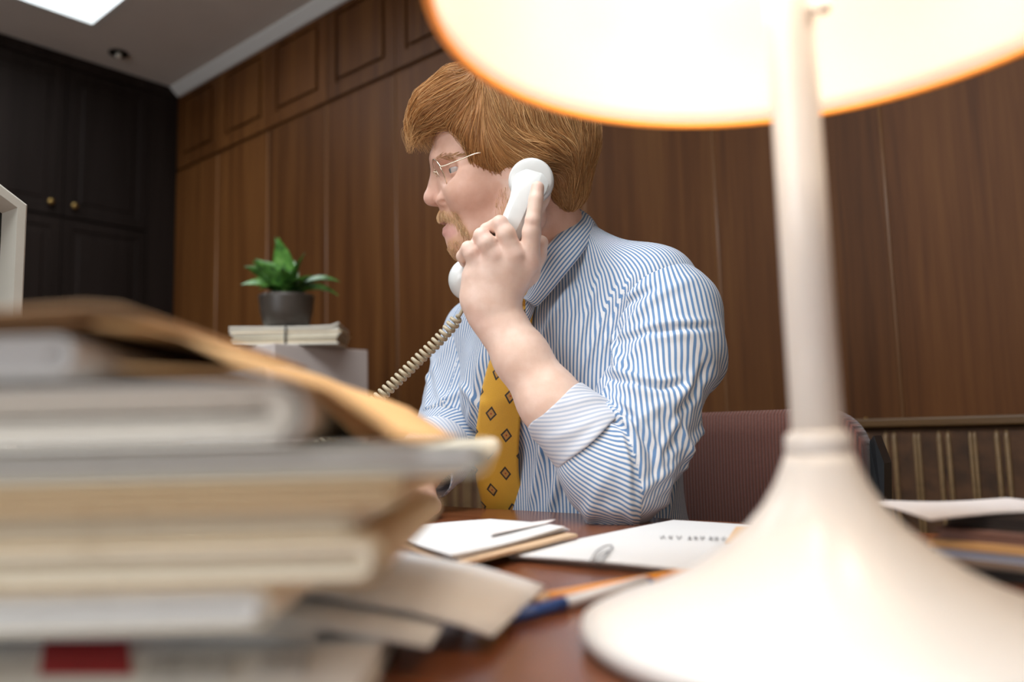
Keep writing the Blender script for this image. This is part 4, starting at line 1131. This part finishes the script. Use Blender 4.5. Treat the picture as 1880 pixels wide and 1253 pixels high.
tube('bridge', catmull([lc - ls_ * .0205 + lu * .005, (lc + lcm) / 2 + lu * .009 + ln * .003, lcm + ls_ * .0205 + lu * .005], 8) - MO, .0008, M_gold, gl, 6)
hg = lc + ls_ * .0212 + lu * .008
for f_ in (lambda p: p, mir):
    tube('temple_arm', catmull([f_(hg), f_(at(812, 305.5, 1.028)), f_(at(846, 293, 1.018)), f_(at(880, 281, 1.010)), f_(at(930, 282, 1.028)), f_(at(990, 325, 1.030))], 6) - MO, .0009, M_gold, gl, 6)
    tube('nose_pad', [f_(lc - ls_ * .017 - lu * .004), f_(lc - ls_ * .0185 - lu * .007 - ln * .006)], [.0008, .0024], M_gold, gl, 6)

M_phone = plain('white_bakelite', (.68, .68, .655), .22)
M_cord = plain('tan_cord', (.44, .37, .25), .42)
hsE, hsM = at(974.5, 331, .990), at(868, 516, 1.012)
hs = root('telephone_handset', 'white telephone handset with tan coiled cord held to the ear', 'handset', tuple(hsE)); HO = np.array(hs.location)
dv = -(FW * .96 + hf * -.1); dv /= np.linalg.norm(dv)                 # back of the handset, towards the camera
def disc(nm, c, n_, prof):
    n_ = n_ / np.linalg.norm(n_); a_ = np.cross(n_, UP); a_ /= np.linalg.norm(a_); b_ = np.cross(n_, a_)
    V, Fc = [], []; k = 48
    for r, z in prof:
        for i in range(k):
            t = 2 * math.pi * i / k; V.append(c + z * n_ + r * (math.cos(t) * a_ + math.sin(t) * b_) - HO)
    for j in range(len(prof) - 1):
        for i in range(k): Fc.append((j * k + i, j * k + (i + 1) % k, (j + 1) * k + (i + 1) % k, (j + 1) * k + i))
    Fc.append(tuple(range(k))); Fc.append(tuple((len(prof) - 1) * k + i for i in range(k)))
    return norm(mesh(nm, V, Fc, M_phone, hs, True))
disc('earpiece', hsE, dv, [(.020, -.020), (.0265, -.0185), (.0278, -.014), (.0280, -.004), (.0270, .0015), (.0240, .0034), (.012, .0042), (.001, .0044)])
nM = dv * .75 - hf * .45 - hu * .2
disc('mouthpiece', hsM, nM, [(.018, -.020), (.0255, -.018), (.0275, -.012), (.0275, -.002), (.026, .006), (.021, .012), (.012, .0155), (.001, .017)])
path = catmull([at(986, 308, .9965), at(975, 335, .985), at(962, 366, .977), at(941, 414, .972), at(916, 458, .978), at(890, 492, .990), at(872, 512, 1.002)], 8)
T_ = np.gradient(path, axis=0); T_ /= np.linalg.norm(T_, axis=1)[:, None]
V, Fc = [], []; m_ = len(path)
for i, p in enumerate(path):
    t = i / (m_ - 1); w_ = np.interp(t, [0, .1, .22, .36, .6, .85, 1], [.014, .0205, .0215, .0165, .0148, .016, .018]); h_ = np.interp(t, [0, .1, .4, .7, 1], [.003, .007, .0095, .0095, .006])
    sd = np.cross(T_[i], dv); sd /= np.linalg.norm(sd); up_ = np.cross(sd, T_[i]); up_ = up_ if up_ @ dv > 0 else -up_
    for x, y in ((-1, -.5), (-1, .15), (-.52, .95), (-.40, 1.0), (.40, 1.0), (.52, .95), (1, .15), (1, -.5), (.6, -1), (-.6, -1)):
        V.append(p + sd * x * w_ + up_ * y * h_ - HO)
for i in range(m_ - 1):
    for k in range(10): Fc.append((i * 10 + k, i * 10 + (k + 1) % 10, i * 10 + 10 + (k + 1) % 10, i * 10 + 10 + k))
Fc += [tuple(range(10)), tuple((m_ - 1) * 10 + k for k in range(10))]
o = norm(mesh('handle', V, Fc, M_phone, hs, True))
bv = o.modifiers.new('bevel', 'EDGE_SPLIT'); bv.split_angle = math.radians(28)
# coiled cord, from the mouthpiece down to the telephone
cp = catmull([at(858, 538, 1.010), at(851, 566, 1.012), at(836, 590, 1.016), at(804, 626, 1.022), at(770, 659, 1.026), at(732, 696, 1.028), at(700, 726, 1.028), at(668, 754, 1.026), at(628, 788, 1.02), at(572, 828, 1.01), at(512, 866, .99), at(470, 903, .97)], 24)
seg = np.r_[0, np.cumsum(np.linalg.norm(np.diff(cp, axis=0), axis=1))]
def cat_at(s): return np.stack([np.interp(s, seg, cp[:, q]) for q in range(3)], -1)
S = np.arange(0, seg[-1], .00062); base = cat_at(S); T_, N_, B_ = frames(base)
rr = .0062 * smoothstep(.028, .04, S); ph = 2 * np.pi * np.maximum(0, S - .024) / .0073
hel = base + rr[:, None] * (np.cos(ph)[:, None] * N_ + np.sin(ph)[:, None] * B_)
tube('coiled_cord', hel - HO, .0024, M_cord, hs, 7)
# the telephone itself, behind the paper stack
tp = at(470, 905, .97)
ph_ = root('telephone', 'white desk telephone behind the stack of papers', 'telephone', (tp[0] - .03, tp[1] - .012, DZ), HEAD - math.pi / 2)
V = []
for sx, sy, z in ((.11, .10, 0), (.115, .105, .006), (.112, .10, .03), (.085, .06, .055), (.08, .05, .058)):
    V += [(-sx, -sy, z), (sx, -sy, z), (sx, sy * (1 if z < .04 else 1.4), z), (-sx, sy * (1 if z < .04 else 1.4), z)]
norm(mesh('telephone_body', V, [(q * 4 + i, q * 4 + (i + 1) % 4, q * 4 + 4 + (i + 1) % 4, q * 4 + 4 + i) for q in range(4) for i in range(4)] + [(3, 2, 1, 0), (16, 17, 18, 19)], M_phone, ph_))
dd = lathe('dial', [(0, .004), (.034, .004), (.036, 0), (.036, -.004)], M_phone, ph_, 36); dd.location = (0, -.075, .047); dd.rotation_euler = (math.radians(33), 0, 0)
for s_ in (-1, 1): box('cradle_prong', s_ * .05 - .008, s_ * .05 + .008, .02, .07, .0585, .075, M_phone, ph_, .004)
# ---------------------------------------------------------------- shirt, tie, trousers
def shirt_mat(name, white, blue):
    m, nt, b = new_mat(name)
    a = N(nt, 'ShaderNodeAttribute'); a.attribute_name = 'su'
    mu = N(nt, 'ShaderNodeMath', operation='MULTIPLY'); mu.inputs[1].default_value = 1 / .0051; nt.links.new(a.outputs['Fac'], mu.inputs[0])
    fr = N(nt, 'ShaderNodeMath', operation='FRACT'); nt.links.new(mu.outputs[0], fr.inputs[0])
    r = ramp(nt, [(0, white), (.48, white), (.54, blue), (.94, blue), (1.0, white)]); nt.links.new(fr.outputs[0], r.inputs[0])
    nt.links.new(r.outputs[0], b.inputs['Base Color']); b.inputs['Roughness'].default_value = .8; b.inputs['Sheen Weight'].default_value = .1
    tc = N(nt, 'ShaderNodeTexCoord'); nz = N(nt, 'ShaderNodeTexNoise'); nz.inputs['Scale'].default_value = 700; nt.links.new(tc.outputs['Object'], nz.inputs['Vector'])
    bp = N(nt, 'ShaderNodeBump'); bp.inputs['Strength'].default_value = .15; bp.inputs['Distance'].default_value = .0005
    nt.links.new(nz.outputs['Fac'], bp.inputs['Height']); nt.links.new(bp.outputs[0], b.inputs['Normal'])
    return m
M_shirt = shirt_mat('blue_striped_cotton', (.69, .69, .70), (.115, .225, .41))
M_inside = shirt_mat('striped_cotton_reverse', (.66, .66, .69), (.42, .47, .57))
def set_su(o, val):
    a = o.data.attributes.new('su', 'FLOAT', 'CORNER'); a.data.foreach_set('value', val.astype(np.float32).ravel())
def vnorm(V, Q):
    fn = np.cross(V[Q[:, 2]] - V[Q[:, 0]], V[Q[:, 3]] - V[Q[:, 1]]); n = np.zeros_like(V)
    for k in range(4): np.add.at(n, Q[:, k], fn)
    return n / (np.linalg.norm(n, axis=1)[:, None] + 1e-12)
def wr(c, ang): return c + 2 * np.pi * np.round((ang - c) / (2 * np.pi))
# trunk of the shirt
sh = Field()
def sec(z, y, a, b): return np.array([-.672, y, z]), a, b
sh.ell(tx(-.672, .935, .955), (.160, .105, .12), None, .05)
sh.ell(tx(-.703, .985, .80), (.150, .115, .17), None, .06)
sh.ell(tx(-.703, 1.0, .66), (.156, .125, .12), None, .06)
for s_ in (-1, 1):
    top = at(1200, 533, 1.04) if s_ > 0 else np.array([2 * -.672 - at(1200, 533, 1.04)[0], .915, 1.01])
    nk = at(1072, 466, 1.105) if s_ > 0 else np.array([-.735, .90, 1.085])
    sh.cap(nk, top, .036, .049, .05); sh.cap(top, top + np.array([0, 0, -.08]), .049, .058, .04)
    sh.cap(tx(-.672 + s_ * .05, .865, 1.0), tx(-.672 + s_ * .09, .87, .90), .05, .055, .04)
sh.cap(tx(-.668, .905, 1.07), tx(-.672, .93, 1.0), .058, .07, .05)
sh.cap(at(1028, 494, 1.118), at(1026, 482, 1.117), .067, .060, .02)
SV, SQ = sh.mesh((-.95, .70, .52), (-.40, 1.20, 1.17), .0034)
SN = vnorm(SV, SQ)
u, v, zd = to_px(SV)
rsn = np.random.default_rng(2)
def fold(px0, py0, px1, py1, wid, amp):
    """a soft ridge running along an image-space line on the near side"""
    d = np.array([px1 - px0, py1 - py0], float); L = np.linalg.norm(d); d /= L
    t = ((u - px0) * d[0] + (v - py0) * d[1]) / L; q = -(u - px0) * d[1] + (v - py0) * d[0]
    return amp * np.exp(-(q / wid) ** 2) * smoothstep(-.1, .25, t) * (1 - smoothstep(.75, 1.1, t))
D = np.zeros(len(SV))
for a in ((1075, 500, 1000, 720, 9, .0035), (1105, 500, 1040, 690, 8, .0035), (1140, 520, 1060, 700, 9, .004), (1050, 520, 985, 640, 8, .003), (1165, 500, 1100, 660, 8, .003),
          (1000, 800, 975, 930, 10, .004), (1040, 830, 1010, 940, 10, .005), (985, 760, 1010, 900, 8, .003), (1225, 800, 1200, 945, 9, .004), (1245, 850, 1225, 950, 8, .003),
          (862, 620, 852, 760, 9, .003), (885, 640, 860, 790, 8, .003), (845, 700, 890, 760, 8, .003)):
    D += fold(a[0], a[1], a[2], a[3], a[4] * .8, a[5] * 1.5)
SV = SV + SN * D[:, None]
x, y = SV[:, 0] + .672, SV[:, 1] - (.905 + (1.02 - SV[:, 2]) * .3)
ang = np.arctan2(x / .17, -y / .115)
tt = np.linspace(-np.pi, np.pi, 721); arc = np.r_[0, np.cumsum(np.hypot(.17 * np.diff(np.sin(tt)), .115 * np.diff(np.cos(tt))))]
side = np.interp(ang, tt, arc) - np.interp(0, tt, arc)
up_w = smoothstep(.55, .9, SN[:, 2])
uu = side
qa = ang[SQ]; c0_ = qa[:, :1]; qa = wr(c0_, qa) * 0 + qa - 2 * np.pi * np.round((qa - c0_) / (2 * np.pi))
per = arc[-1]
# stripes evenly spaced round the chest: arc length of the real outline, height by height
zz = np.linspace(.58, 1.0, 43); ta = np.linspace(-np.pi, np.pi, 361)
cz_ = lambda z: np.stack([np.full_like(z, -.68), .93 + (.95 - z) * .33], -1)
ZG, AG = np.meshgrid(zz, ta, indexing='ij'); dxy = np.stack([np.sin(AG), -np.cos(AG)], -1); rad_ = np.full(ZG.shape, .45)
for _ in range(30):
    q = np.concatenate([cz_(ZG.ravel()) + dxy.reshape(-1, 2) * rad_.reshape(-1, 1), ZG.reshape(-1, 1)], 1); rad_ = np.clip(rad_ - sh(q).reshape(ZG.shape) * .8, .03, .5)
X_, Y_ = np.sin(AG) * rad_, -np.cos(AG) * rad_
S_ = np.concatenate([np.zeros((len(zz), 1)), np.cumsum(np.hypot(np.diff(X_, axis=1), np.diff(Y_, axis=1)), axis=1)], 1); S_ -= S_[:, 180:181]
for _ in range(8): S_[1:-1] = (S_[:-2] + 2 * S_[1:-1] + S_[2:]) / 4
zc_ = np.clip(SV[:, 2], .58, 1.0); d2_ = SV[:, :2] - cz_(zc_); av = np.arctan2(d2_[:, 0], -d2_[:, 1])
fa_ = (av + np.pi) / (2 * np.pi) * 360; fz_ = (zc_ - .58) / .42 * 42
i0_ = np.clip(fz_.astype(int), 0, 41); j0_ = np.clip(fa_.astype(int), 0, 359); tz, ta_ = fz_ - i0_, fa_ - j0_
sv_ = (S_[i0_, j0_] * (1 - ta_) + S_[i0_, j0_ + 1] * ta_) * (1 - tz) + (S_[i0_ + 1, j0_] * (1 - ta_) + S_[i0_ + 1, j0_ + 1] * ta_) * tz
uq = sv_[SQ]; uq = np.where(np.ptp(uq, axis=1)[:, None] > .2, uq[:, :1], uq)
shirt = np_mesh('shirt', SV - MO, SQ, M_shirt, man); set_su(shirt, uq)

# sleeves
def sleeve(name, pts, joint, pn, far, folds, amp, seed, h=.003, alpha=(.0, .5), valleys=()):
    """pts: (point, radius) down the arm, joint: index of the elbow"""
    F = Field(); F.chain(pts, .03)
    P = np.array([p for p, r in pts]); rmax = max(r for p, r in pts) + .03
    V, Q = F.mesh(P.min(0) - rmax, P.max(0) + rmax, h); Nn = vnorm(V, Q)
    # coordinates along and round the limb
    def coords(V, a, b, bout):
        ax = (b - a) / np.linalg.norm(b - a); d = V - a; s = d @ ax; o = d - s[:, None] * ax
        return s, np.arctan2(o @ pn, o @ bout)
    a, e, w_ = P[0], P[joint], P[-1]
    ax1 = (e - a) / np.linalg.norm(e - a); ax2 = (w_ - e) / np.linalg.norm(w_ - e)
    bo1 = -(ax2 - (ax2 @ ax1) * ax1); bo1 /= np.linalg.norm(bo1); bo2 = (ax1 - (ax1 @ ax2) * ax2); bo2 /= np.linalg.norm(bo2)
    s1, f1 = coords(V, a, e, bo1); s2, f2 = coords(V, e, w_, bo2)
    bis = (ax1 + ax2); lower = ((V - e) @ (ax2 - ax1) * -1) < 0
    lower = ((V - e) @ ax2) - ((e - V) @ ax1) > 0
    L1 = np.linalg.norm(e - a); rs_ = np.random.default_rng(seed); Dd = np.zeros(len(V))
    s_all = np.where(lower, L1 + s2, s1); f_all = np.where(lower, f2, f1)
    for k in range(folds):
        s0 = rs_.uniform(.12, .95) * L1 * (1 if k % 3 else 1.1); ph0 = rs_.uniform(-np.pi, np.pi); tilt = rs_.choice([-1, 1]) * rs_.uniform(.02, .10)
        df = (f_all - ph0 + np.pi) % (2 * np.pi) - np.pi
        Dd += amp * rs_.uniform(.4, 1) * np.exp(-((s_all - s0 - tilt * df) / rs_.uniform(.006, .014)) ** 2) * np.exp(-(df / rs_.uniform(.6, 1.1)) ** 2)
    pu, pv, _ = to_px(V); nearw = smoothstep(-.1, .35, -(Nn @ FW))
    for line, wid, am in valleys:                             # creases that run across the near side
        best = np.full(len(V), 1e9); sg = np.zeros(len(V)); n_ = len(line) - 1
        for i, ((xa, ya), (xb, yb)) in enumerate(zip(line, line[1:])):
            dx, dy = xb - xa, yb - ya; L_ = math.hypot(dx, dy); t = np.clip(((pu - xa) * dx + (pv - ya) * dy) / L_ ** 2, 0, 1)
            qx, qy = pu - xa - t * dx, pv - ya - t * dy; dd = np.hypot(qx, qy); m = dd < best
            best = np.where(m, dd, best); sg = np.where(m, np.sign(qx * dy - qy * dx) * dd, sg)
            end = np.where(m, np.sin(np.pi * np.clip((i + t) / n_, .02, .98)), end) if i else np.sin(np.pi * np.clip((i + t) / n_, .02, .98))
        Dd += nearw * end * am * (-np.exp(-(sg / wid) ** 2) + .9 * np.exp(-((sg - 1.9 * wid) / (1.2 * wid)) ** 2) + .5 * np.exp(-((sg + 1.9 * wid) / (1.3 * wid)) ** 2))
    V = V + Nn * Dd[:, None]
    lf = lower[Q].sum(1) >= 2; rad = .056
    def per(fv, sv, al):
        q = fv[Q]; q = q - 2 * np.pi * np.round((q - q[:, :1]) / (2 * np.pi)); return q * rad * math.cos(al) + sv[Q] * math.sin(al)
    su = np.where(lf[:, None], per(f2, s2, alpha[1]), per(f1, s1, alpha[0]))
    o = np_mesh(name, V - MO, Q, M_shirt, shirt); set_su(o, su); return o
VAL = [([(1030, 712), (1100, 742), (1150, 795), (1166, 860), (1168, 915)], 6, .0055), ([(1085, 690), (1150, 702), (1215, 712), (1270, 700)], 6, .0050),
       ([(1095, 720), (1160, 765), (1195, 830), (1202, 900)], 6, .0050), ([(1120, 640), (1190, 610), (1260, 603), (1315, 600)], 6, .0040),
       ([(1110, 620), (1150, 560), (1215, 520)], 6, .0040), ([(1230, 780), (1265, 730), (1300, 660)], 7, .0045), ([(1210, 850), (1240, 800), (1262, 750)], 6, .0040)]
pn = np.cross(ELB - SHL, WRI - ELB); pn /= np.linalg.norm(pn)
if pn @ FW > 0: pn = -pn
sleeve('sleeve', [(at(1205, 539, 1.036), .051), (at(1231, 578, 1.02), .0578), (at(1228, 650, .998), .0580), (at(1186, 762, .968), .0535), (at(1156, 840, .948), .0495), (at(1138, 895, .938), .0415), (at(1112, 866, .940), .0445), (at(1092, 838, .943), .0440)], 5, pn, False, 26, .0058, 4, alpha=(.22, .50), valleys=VAL)
pnr = np.cross(ELR - SHR, WRR - ELR); pnr /= np.linalg.norm(pnr)
sleeve('sleeve', [(at(880, 612, 1.262), .056), (at(874, 668, 1.255), .056), (at(855, 740, 1.232), .054), (at(838, 785, 1.212), .050), (ELR, .046), (ELR + (WRR - ELR) * .3, .045)], 4, pnr, True, 12, .005, 9, alpha=(.1, .7))
# rolled cuffs
def cuff(name, a, b, ra, rb, al, seed):
    ax = (b - a) / np.linalg.norm(b - a); n1 = np.cross(ax, FW); n1 /= np.linalg.norm(n1); n2 = np.cross(ax, n1); L = np.linalg.norm(b - a)
    rs_ = np.random.default_rng(seed); ns, nf = 26, 96; prof = []
    for i in range(ns + 1):
        t = i / ns; prof.append((t, 1.0))
    prof += [(1.03, .985), (1.035, .96), (1.02, .93), (.95, .915), (.7, .91)]
    prof = [(.3, .90), (-.02, .93), (-.035, .965), (-.02, .99)] + prof
    V, su = [], []; bumps = [(rs_.uniform(0, 1), rs_.uniform(-3, 3), rs_.uniform(-.6, .6)) for _ in range(7)]
    for t, f in prof:
        tc_ = min(1, max(0, t))
        for k in range(nf):
            p = 2 * math.pi * k / nf; r = (ra + (rb - ra) * tc_) * f
            for s0, p0, ti in bumps:
                dp = (p - p0 + math.pi) % (2 * math.pi) - math.pi
                r += .0022 * math.exp(-((tc_ - s0 - ti * dp) / .12) ** 2 - (dp / .9) ** 2)
            r *= 1 + .03 * math.cos(2 * p + .5); wob = .004 * math.sin(p + 1) + .002 * math.sin(3 * p)
            V.append(a + ax * (t * L + wob) + r * (math.cos(p) * n1 + math.sin(p) * n2)); su.append((p, t * L))
    V = np.array(V); su = np.array(su); m_ = len(prof)
    ij = np.array([(j * nf + k, j * nf + (k + 1) % nf, (j + 1) * nf + (k + 1) % nf, (j + 1) * nf + k) for j in range(m_ - 1) for k in range(nf)])
    q = su[ij, 0]; q = q - 2 * np.pi * np.round((q - q[:, :1]) / (2 * np.pi))
    o = np_mesh(name, V - MO, ij, M_inside, shirt); set_su(o, q * .042 * math.cos(al) + su[ij, 1] * math.sin(al))
    bm = bmesh.new(); bm.from_mesh(o.data); bmesh.ops.recalc_face_normals(bm, faces=bm.faces[:]); bm.to_mesh(o.data); bm.free(); return o
cuff('rolled_cuff', at(1086, 812, .943), at(1023, 750, .953), .0500, .0415, 1.0, 1)
dq = (WRR - ELR) / np.linalg.norm(WRR - ELR)
cuff('rolled_cuff', ELR + dq * .045, ELR + dq * .105, .050, .046, .9, 3)
# collar
def ctop(): return [at(962, 548, 1.047), at(972, 531, 1.046), at(997, 466, 1.047), at(1030, 424, 1.060), at(1056, 395, 1.088), at(1064, 385, 1.118)]
def cbot(): return [at(975, 556, 1.036), at(990, 559, 1.034), at(1038, 504, 1.030), at(1068, 466, 1.046), at(1088, 434, 1.075), at(1092, 420, 1.112)]
mx_ = lambda p: np.array([2 * -.672 - p[0], p[1], p[2]])
ct, cbm = ctop(), cbot()
back_t, back_b = np.array([-.664, .962, 1.158]), np.array([-.664, .985, 1.118])
ctl = ct + [back_t] + [mx_(p) for p in ct[::-1]]; cbl = cbm + [back_b] + [mx_(p) for p in cbm[::-1]]
A_, B2 = catmull(ctl, 8), catmull(cbl, 8); nn = len(A_); V = []; nw = 12
for i in range(nn):
    for k in range(nw + 1):
        t = k / nw; p = A_[i] * (1 - t) + B2[i] * t; cdir = p - np.array([-.668, .895, p[2]]); cdir[2] = 0; cdir /= np.linalg.norm(cdir) + 1e-9
        V.append(p + cdir * .006 * math.sin(math.pi * t))
V = np.array(V); ij = np.array([(i * (nw + 1) + k, (i + 1) * (nw + 1) + k, (i + 1) * (nw + 1) + k + 1, i * (nw + 1) + k + 1) for i in range(nn - 1) for k in range(nw)])
wid = np.linalg.norm(A_ - B2, axis=1); su = np.array([k / nw * .047 for i in range(nn) for k in range(nw + 1)])
co = np_mesh('collar', V - MO, ij, M_shirt, shirt); set_su(co, su[ij])
md = co.modifiers.new('thick', 'SOLIDIFY'); md.thickness = .0022; md.offset = 0
# collar stand inside the fold
V = np.array([p for i in range(nn) for p in (A_[i] * 1.0, A_[i] + np.array([0, 0, -.036]))]); cen = np.array([-.668, .90, 0])
for i in range(len(V)):
    dxy = (V[i] - cen) * [1, 1, 0]; V[i] -= dxy * .04
ij = np.array([(2 * i, 2 * i + 2, 2 * i + 3, 2 * i + 1) for i in range(nn - 1)])
cs = np_mesh('collar_stand', V - MO, ij, M_shirt, shirt); set_su(cs, np.tile(np.array([0, 0, .036, .036]), (len(ij), 1)))
md = cs.modifiers.new('thick', 'SOLIDIFY'); md.thickness = .0018
# tie
def tie_mat():
    m, nt, b = new_mat('yellow_woven_silk')
    uv = N(nt, 'ShaderNodeUVMap'); uv.uv_map = 'UVMap'; sp = N(nt, 'ShaderNodeSeparateXYZ'); nt.links.new(uv.outputs[0], sp.inputs[0])
    def M(op, a, b_=None, c=None):
        n = N(nt, 'ShaderNodeMath', operation=op)
        for i, x in enumerate((a, b_, c)):
            if x is None: continue
            if isinstance(x, (int, float)): n.inputs[i].default_value = x
            else: nt.links.new(x, n.inputs[i])
        return n.outputs[0]
    U, Vv = sp.outputs[0], sp.outputs[1]                       # metres across and along
    PX, PY = .046, .058
    # staggered lattice of diamonds
    def cell(ou, ov):
        a = M('ABSOLUTE', M('SUBTRACT', M('FRACT', M('ADD', M('DIVIDE', U, PX), ou)), .5)); b_ = M('ABSOLUTE', M('SUBTRACT', M('FRACT', M('ADD', M('DIVIDE', Vv, PY), ov)), .5))
        return M('ADD', M('DIVIDE', M('MULTIPLY', a, PX), .0078), M('DIVIDE', M('MULTIPLY', b_, PY), .0110))
    d = M('MINIMUM', cell(.25, .1), cell(.75, .6))
    r = N(nt, 'ShaderNodeValToRGB'); r.color_ramp.interpolation = 'CONSTANT'
    e = r.color_ramp.elements; st = [(0, (.45, .02, .01)), (.16, (.62, .30, .05)), (.66, (.03, .018, .012)), (1.0, (.85, .45, .03))]
    while len(e) < 4: e.new(.5)
    for el, (p, c) in zip(e, st): el.position = p; el.color = (*c, 1)
    nt.links.new(d, r.inputs[0])
    # woven dots
    wv = M('MULTIPLY', M('SINE', M('MULTIPLY', M('ADD', U, Vv), 2 * math.pi / .0026)), M('SINE', M('MULTIPLY', M('SUBTRACT', U, Vv), 2 * math.pi / .0026)))
    mr = N(nt, 'ShaderNodeMapRange'); mr.inputs['From Min'].default_value = -1; mr.inputs['To Min'].default_value = .72; mr.inputs['To Max'].default_value = 1.12; nt.links.new(wv, mr.inputs['Value'])
    hs_ = N(nt, 'ShaderNodeHueSaturation'); nt.links.new(mr.outputs[0], hs_.inputs['Value']); nt.links.new(r.outputs[0], hs_.inputs['Color']); nt.links.new(hs_.outputs[0], b.inputs['Base Color'])
    bp = N(nt, 'ShaderNodeBump'); bp.inputs['Strength'].default_value = .5; bp.inputs['Distance'].default_value = .0006; nt.links.new(wv, bp.inputs['Height']); nt.links.new(bp.outputs[0], b.inputs['Normal'])
    b.inputs['Roughness'].default_value = .42; b.inputs['Sheen Weight'].default_value = .2
    return m
M_tie = tie_mat()
rows = [(968, 540, 30), (963, 560, 36), (956, 585, 42), (946, 620, 52), (934, 666, 64), (924, 715, 72), (918, 760, 76), (912, 831, 80), (915, 881, 80), (928, 932, 84), (938, 985, 86)]
rc = catmull([np.array(r, float) for r in rows], 6); NV = 14; G = np.zeros((len(rc), NV + 1, 3))
for i, (cx, cy, w_) in enumerate(rc):
    for k in range(NV + 1):
        s_ = k / NV * 2 - 1; px, py = cx + s_ * w_ / 2, cy + s_ * 5
        r_ = FW + (px - 940) / FPX * RT - (py - 626.5) / FPX * UP; t = .9
        for _ in range(60): t = min(1.4, t + float(sh((CAM + t * r_)[None])[0]) * .8)
        G[i, k] = (t if t < 1.3 else np.nan, px, py)
for i in range(len(rc)):                       # where the line of sight misses the chest, carry on from the neighbours
    row = G[i, :, 0]; ok_ = np.isfinite(row)
    G[i, :, 0] = np.interp(np.arange(NV + 1), np.flatnonzero(ok_), row[ok_]) if ok_.any() else G[i - 1, :, 0]
Tm = G[..., 0].copy()
for _ in range(6):
    Tm[1:-1] = (Tm[:-2] + 2 * Tm[1:-1] + Tm[2:]) / 4; Tm[:, 1:-1] = (Tm[:, :-2] + 2 * Tm[:, 1:-1] + Tm[:, 2:]) / 4
i7 = int(np.argmin(abs(rc[:, 1] - 735)))         # below the chest the tie hangs free
for i in range(i7 + 1, len(rc)): Tm[i] = Tm[i7].mean() * .6 + Tm[i7] * .4 + (rc[i, 1] - rc[i7, 1]) * .00027; G[i, :, 0] = 9
Pt = np.zeros_like(G)
for i in range(len(rc)):
    for k in range(NV + 1):
        t = min(Tm[i, k], G[i, k, 0]) - .006 - .003 * math.sin(math.pi * k / NV); Pt[i, k] = CAM + t * (FW + (G[i, k, 1] - 940) / FPX * RT - (G[i, k, 2] - 626.5) / FPX * UP)
V = Pt.reshape(-1, 3); ij = np.array([(i * (NV + 1) + k, i * (NV + 1) + k + 1, (i + 1) * (NV + 1) + k + 1, (i + 1) * (NV + 1) + k) for i in range(len(rc) - 1) for k in range(NV)])
tie = np_mesh('necktie', V - MO, ij, M_tie, man)
al = np.r_[0, np.cumsum(np.linalg.norm(np.diff(Pt[:, NV // 2], axis=0), axis=1))]; ac = np.zeros((len(rc), NV + 1))
for i in range(len(rc)): ac[i] = np.r_[0, np.cumsum(np.linalg.norm(np.diff(Pt[i], axis=0), axis=1))]; ac[i] -= ac[i][NV // 2]
uvl = tie.data.uv_layers.new(name='UVMap'); uvv = np.stack([ac, np.repeat(al[:, None], NV + 1, 1)], -1).reshape(-1, 2)
uvl.data.foreach_set('uv', uvv[ij.ravel()].astype(np.float32).ravel())
md = tie.modifiers.new('thick', 'SOLIDIFY'); md.thickness = .003; md.offset = -1
kn = Pt[0, NV // 2]
knf = Field(); knf.cap(kn + np.array([.002, .004, .018]), kn + np.array([0, .002, -.004]), .017, .012, .01)
KV, KQ = knf.mesh(kn - .05, kn + .05, .003); ko = np_mesh('tie_knot', KV - MO, KQ, M_tie, tie)
uvl = ko.data.uv_layers.new(name='UVMap'); uvl.data.foreach_set('uv', (KV[:, [0, 2]] - kn[[0, 2]] + .013)[KQ.ravel()].astype(np.float32).ravel())
# trousers and shoes below the desk
tr = Field()
tr.cap(tx(-.60, 1.0, .57), tx(-.745, 1.0, .57), .115, .115, .05)
for s_ in (-1, 1):
    hx = -.672 + s_ * .09
    tr.chain([(tx(hx, .97, .555), .088), (tx(hx + s_ * .03, .60, .535), .068), (tx(hx + s_ * .03, .55, .50), .062), (tx(hx + s_ * .03, .58, .12), .05)], .03)
TV, TQ = tr.mesh((-1.0, .42, .04), (-.36, 1.16, .72), .007)
np_mesh('trousers', TV - MO, TQ, plain('dark_trouser_wool', (.03, .032, .04), .85), man)
for s_ in (-1, 1):
    sf = Field(); hx = -.672 + s_ * .12
    sf.cap(tx(hx, .62, .045), tx(hx, .44, .035), .042, .032, .03); sf.cap(tx(hx, .59, .09), tx(hx, .60, .05), .045, .042, .03)
    FV, FQ = sf.mesh((hx - .1, .36, -.02), (hx + .1, .72, .16), .006); FV[:, 2] = np.maximum(FV[:, 2], .001)
    np_mesh('shoe', FV - MO, FQ, plain('black_leather_shoe', (.02, .016, .014), .35), man)
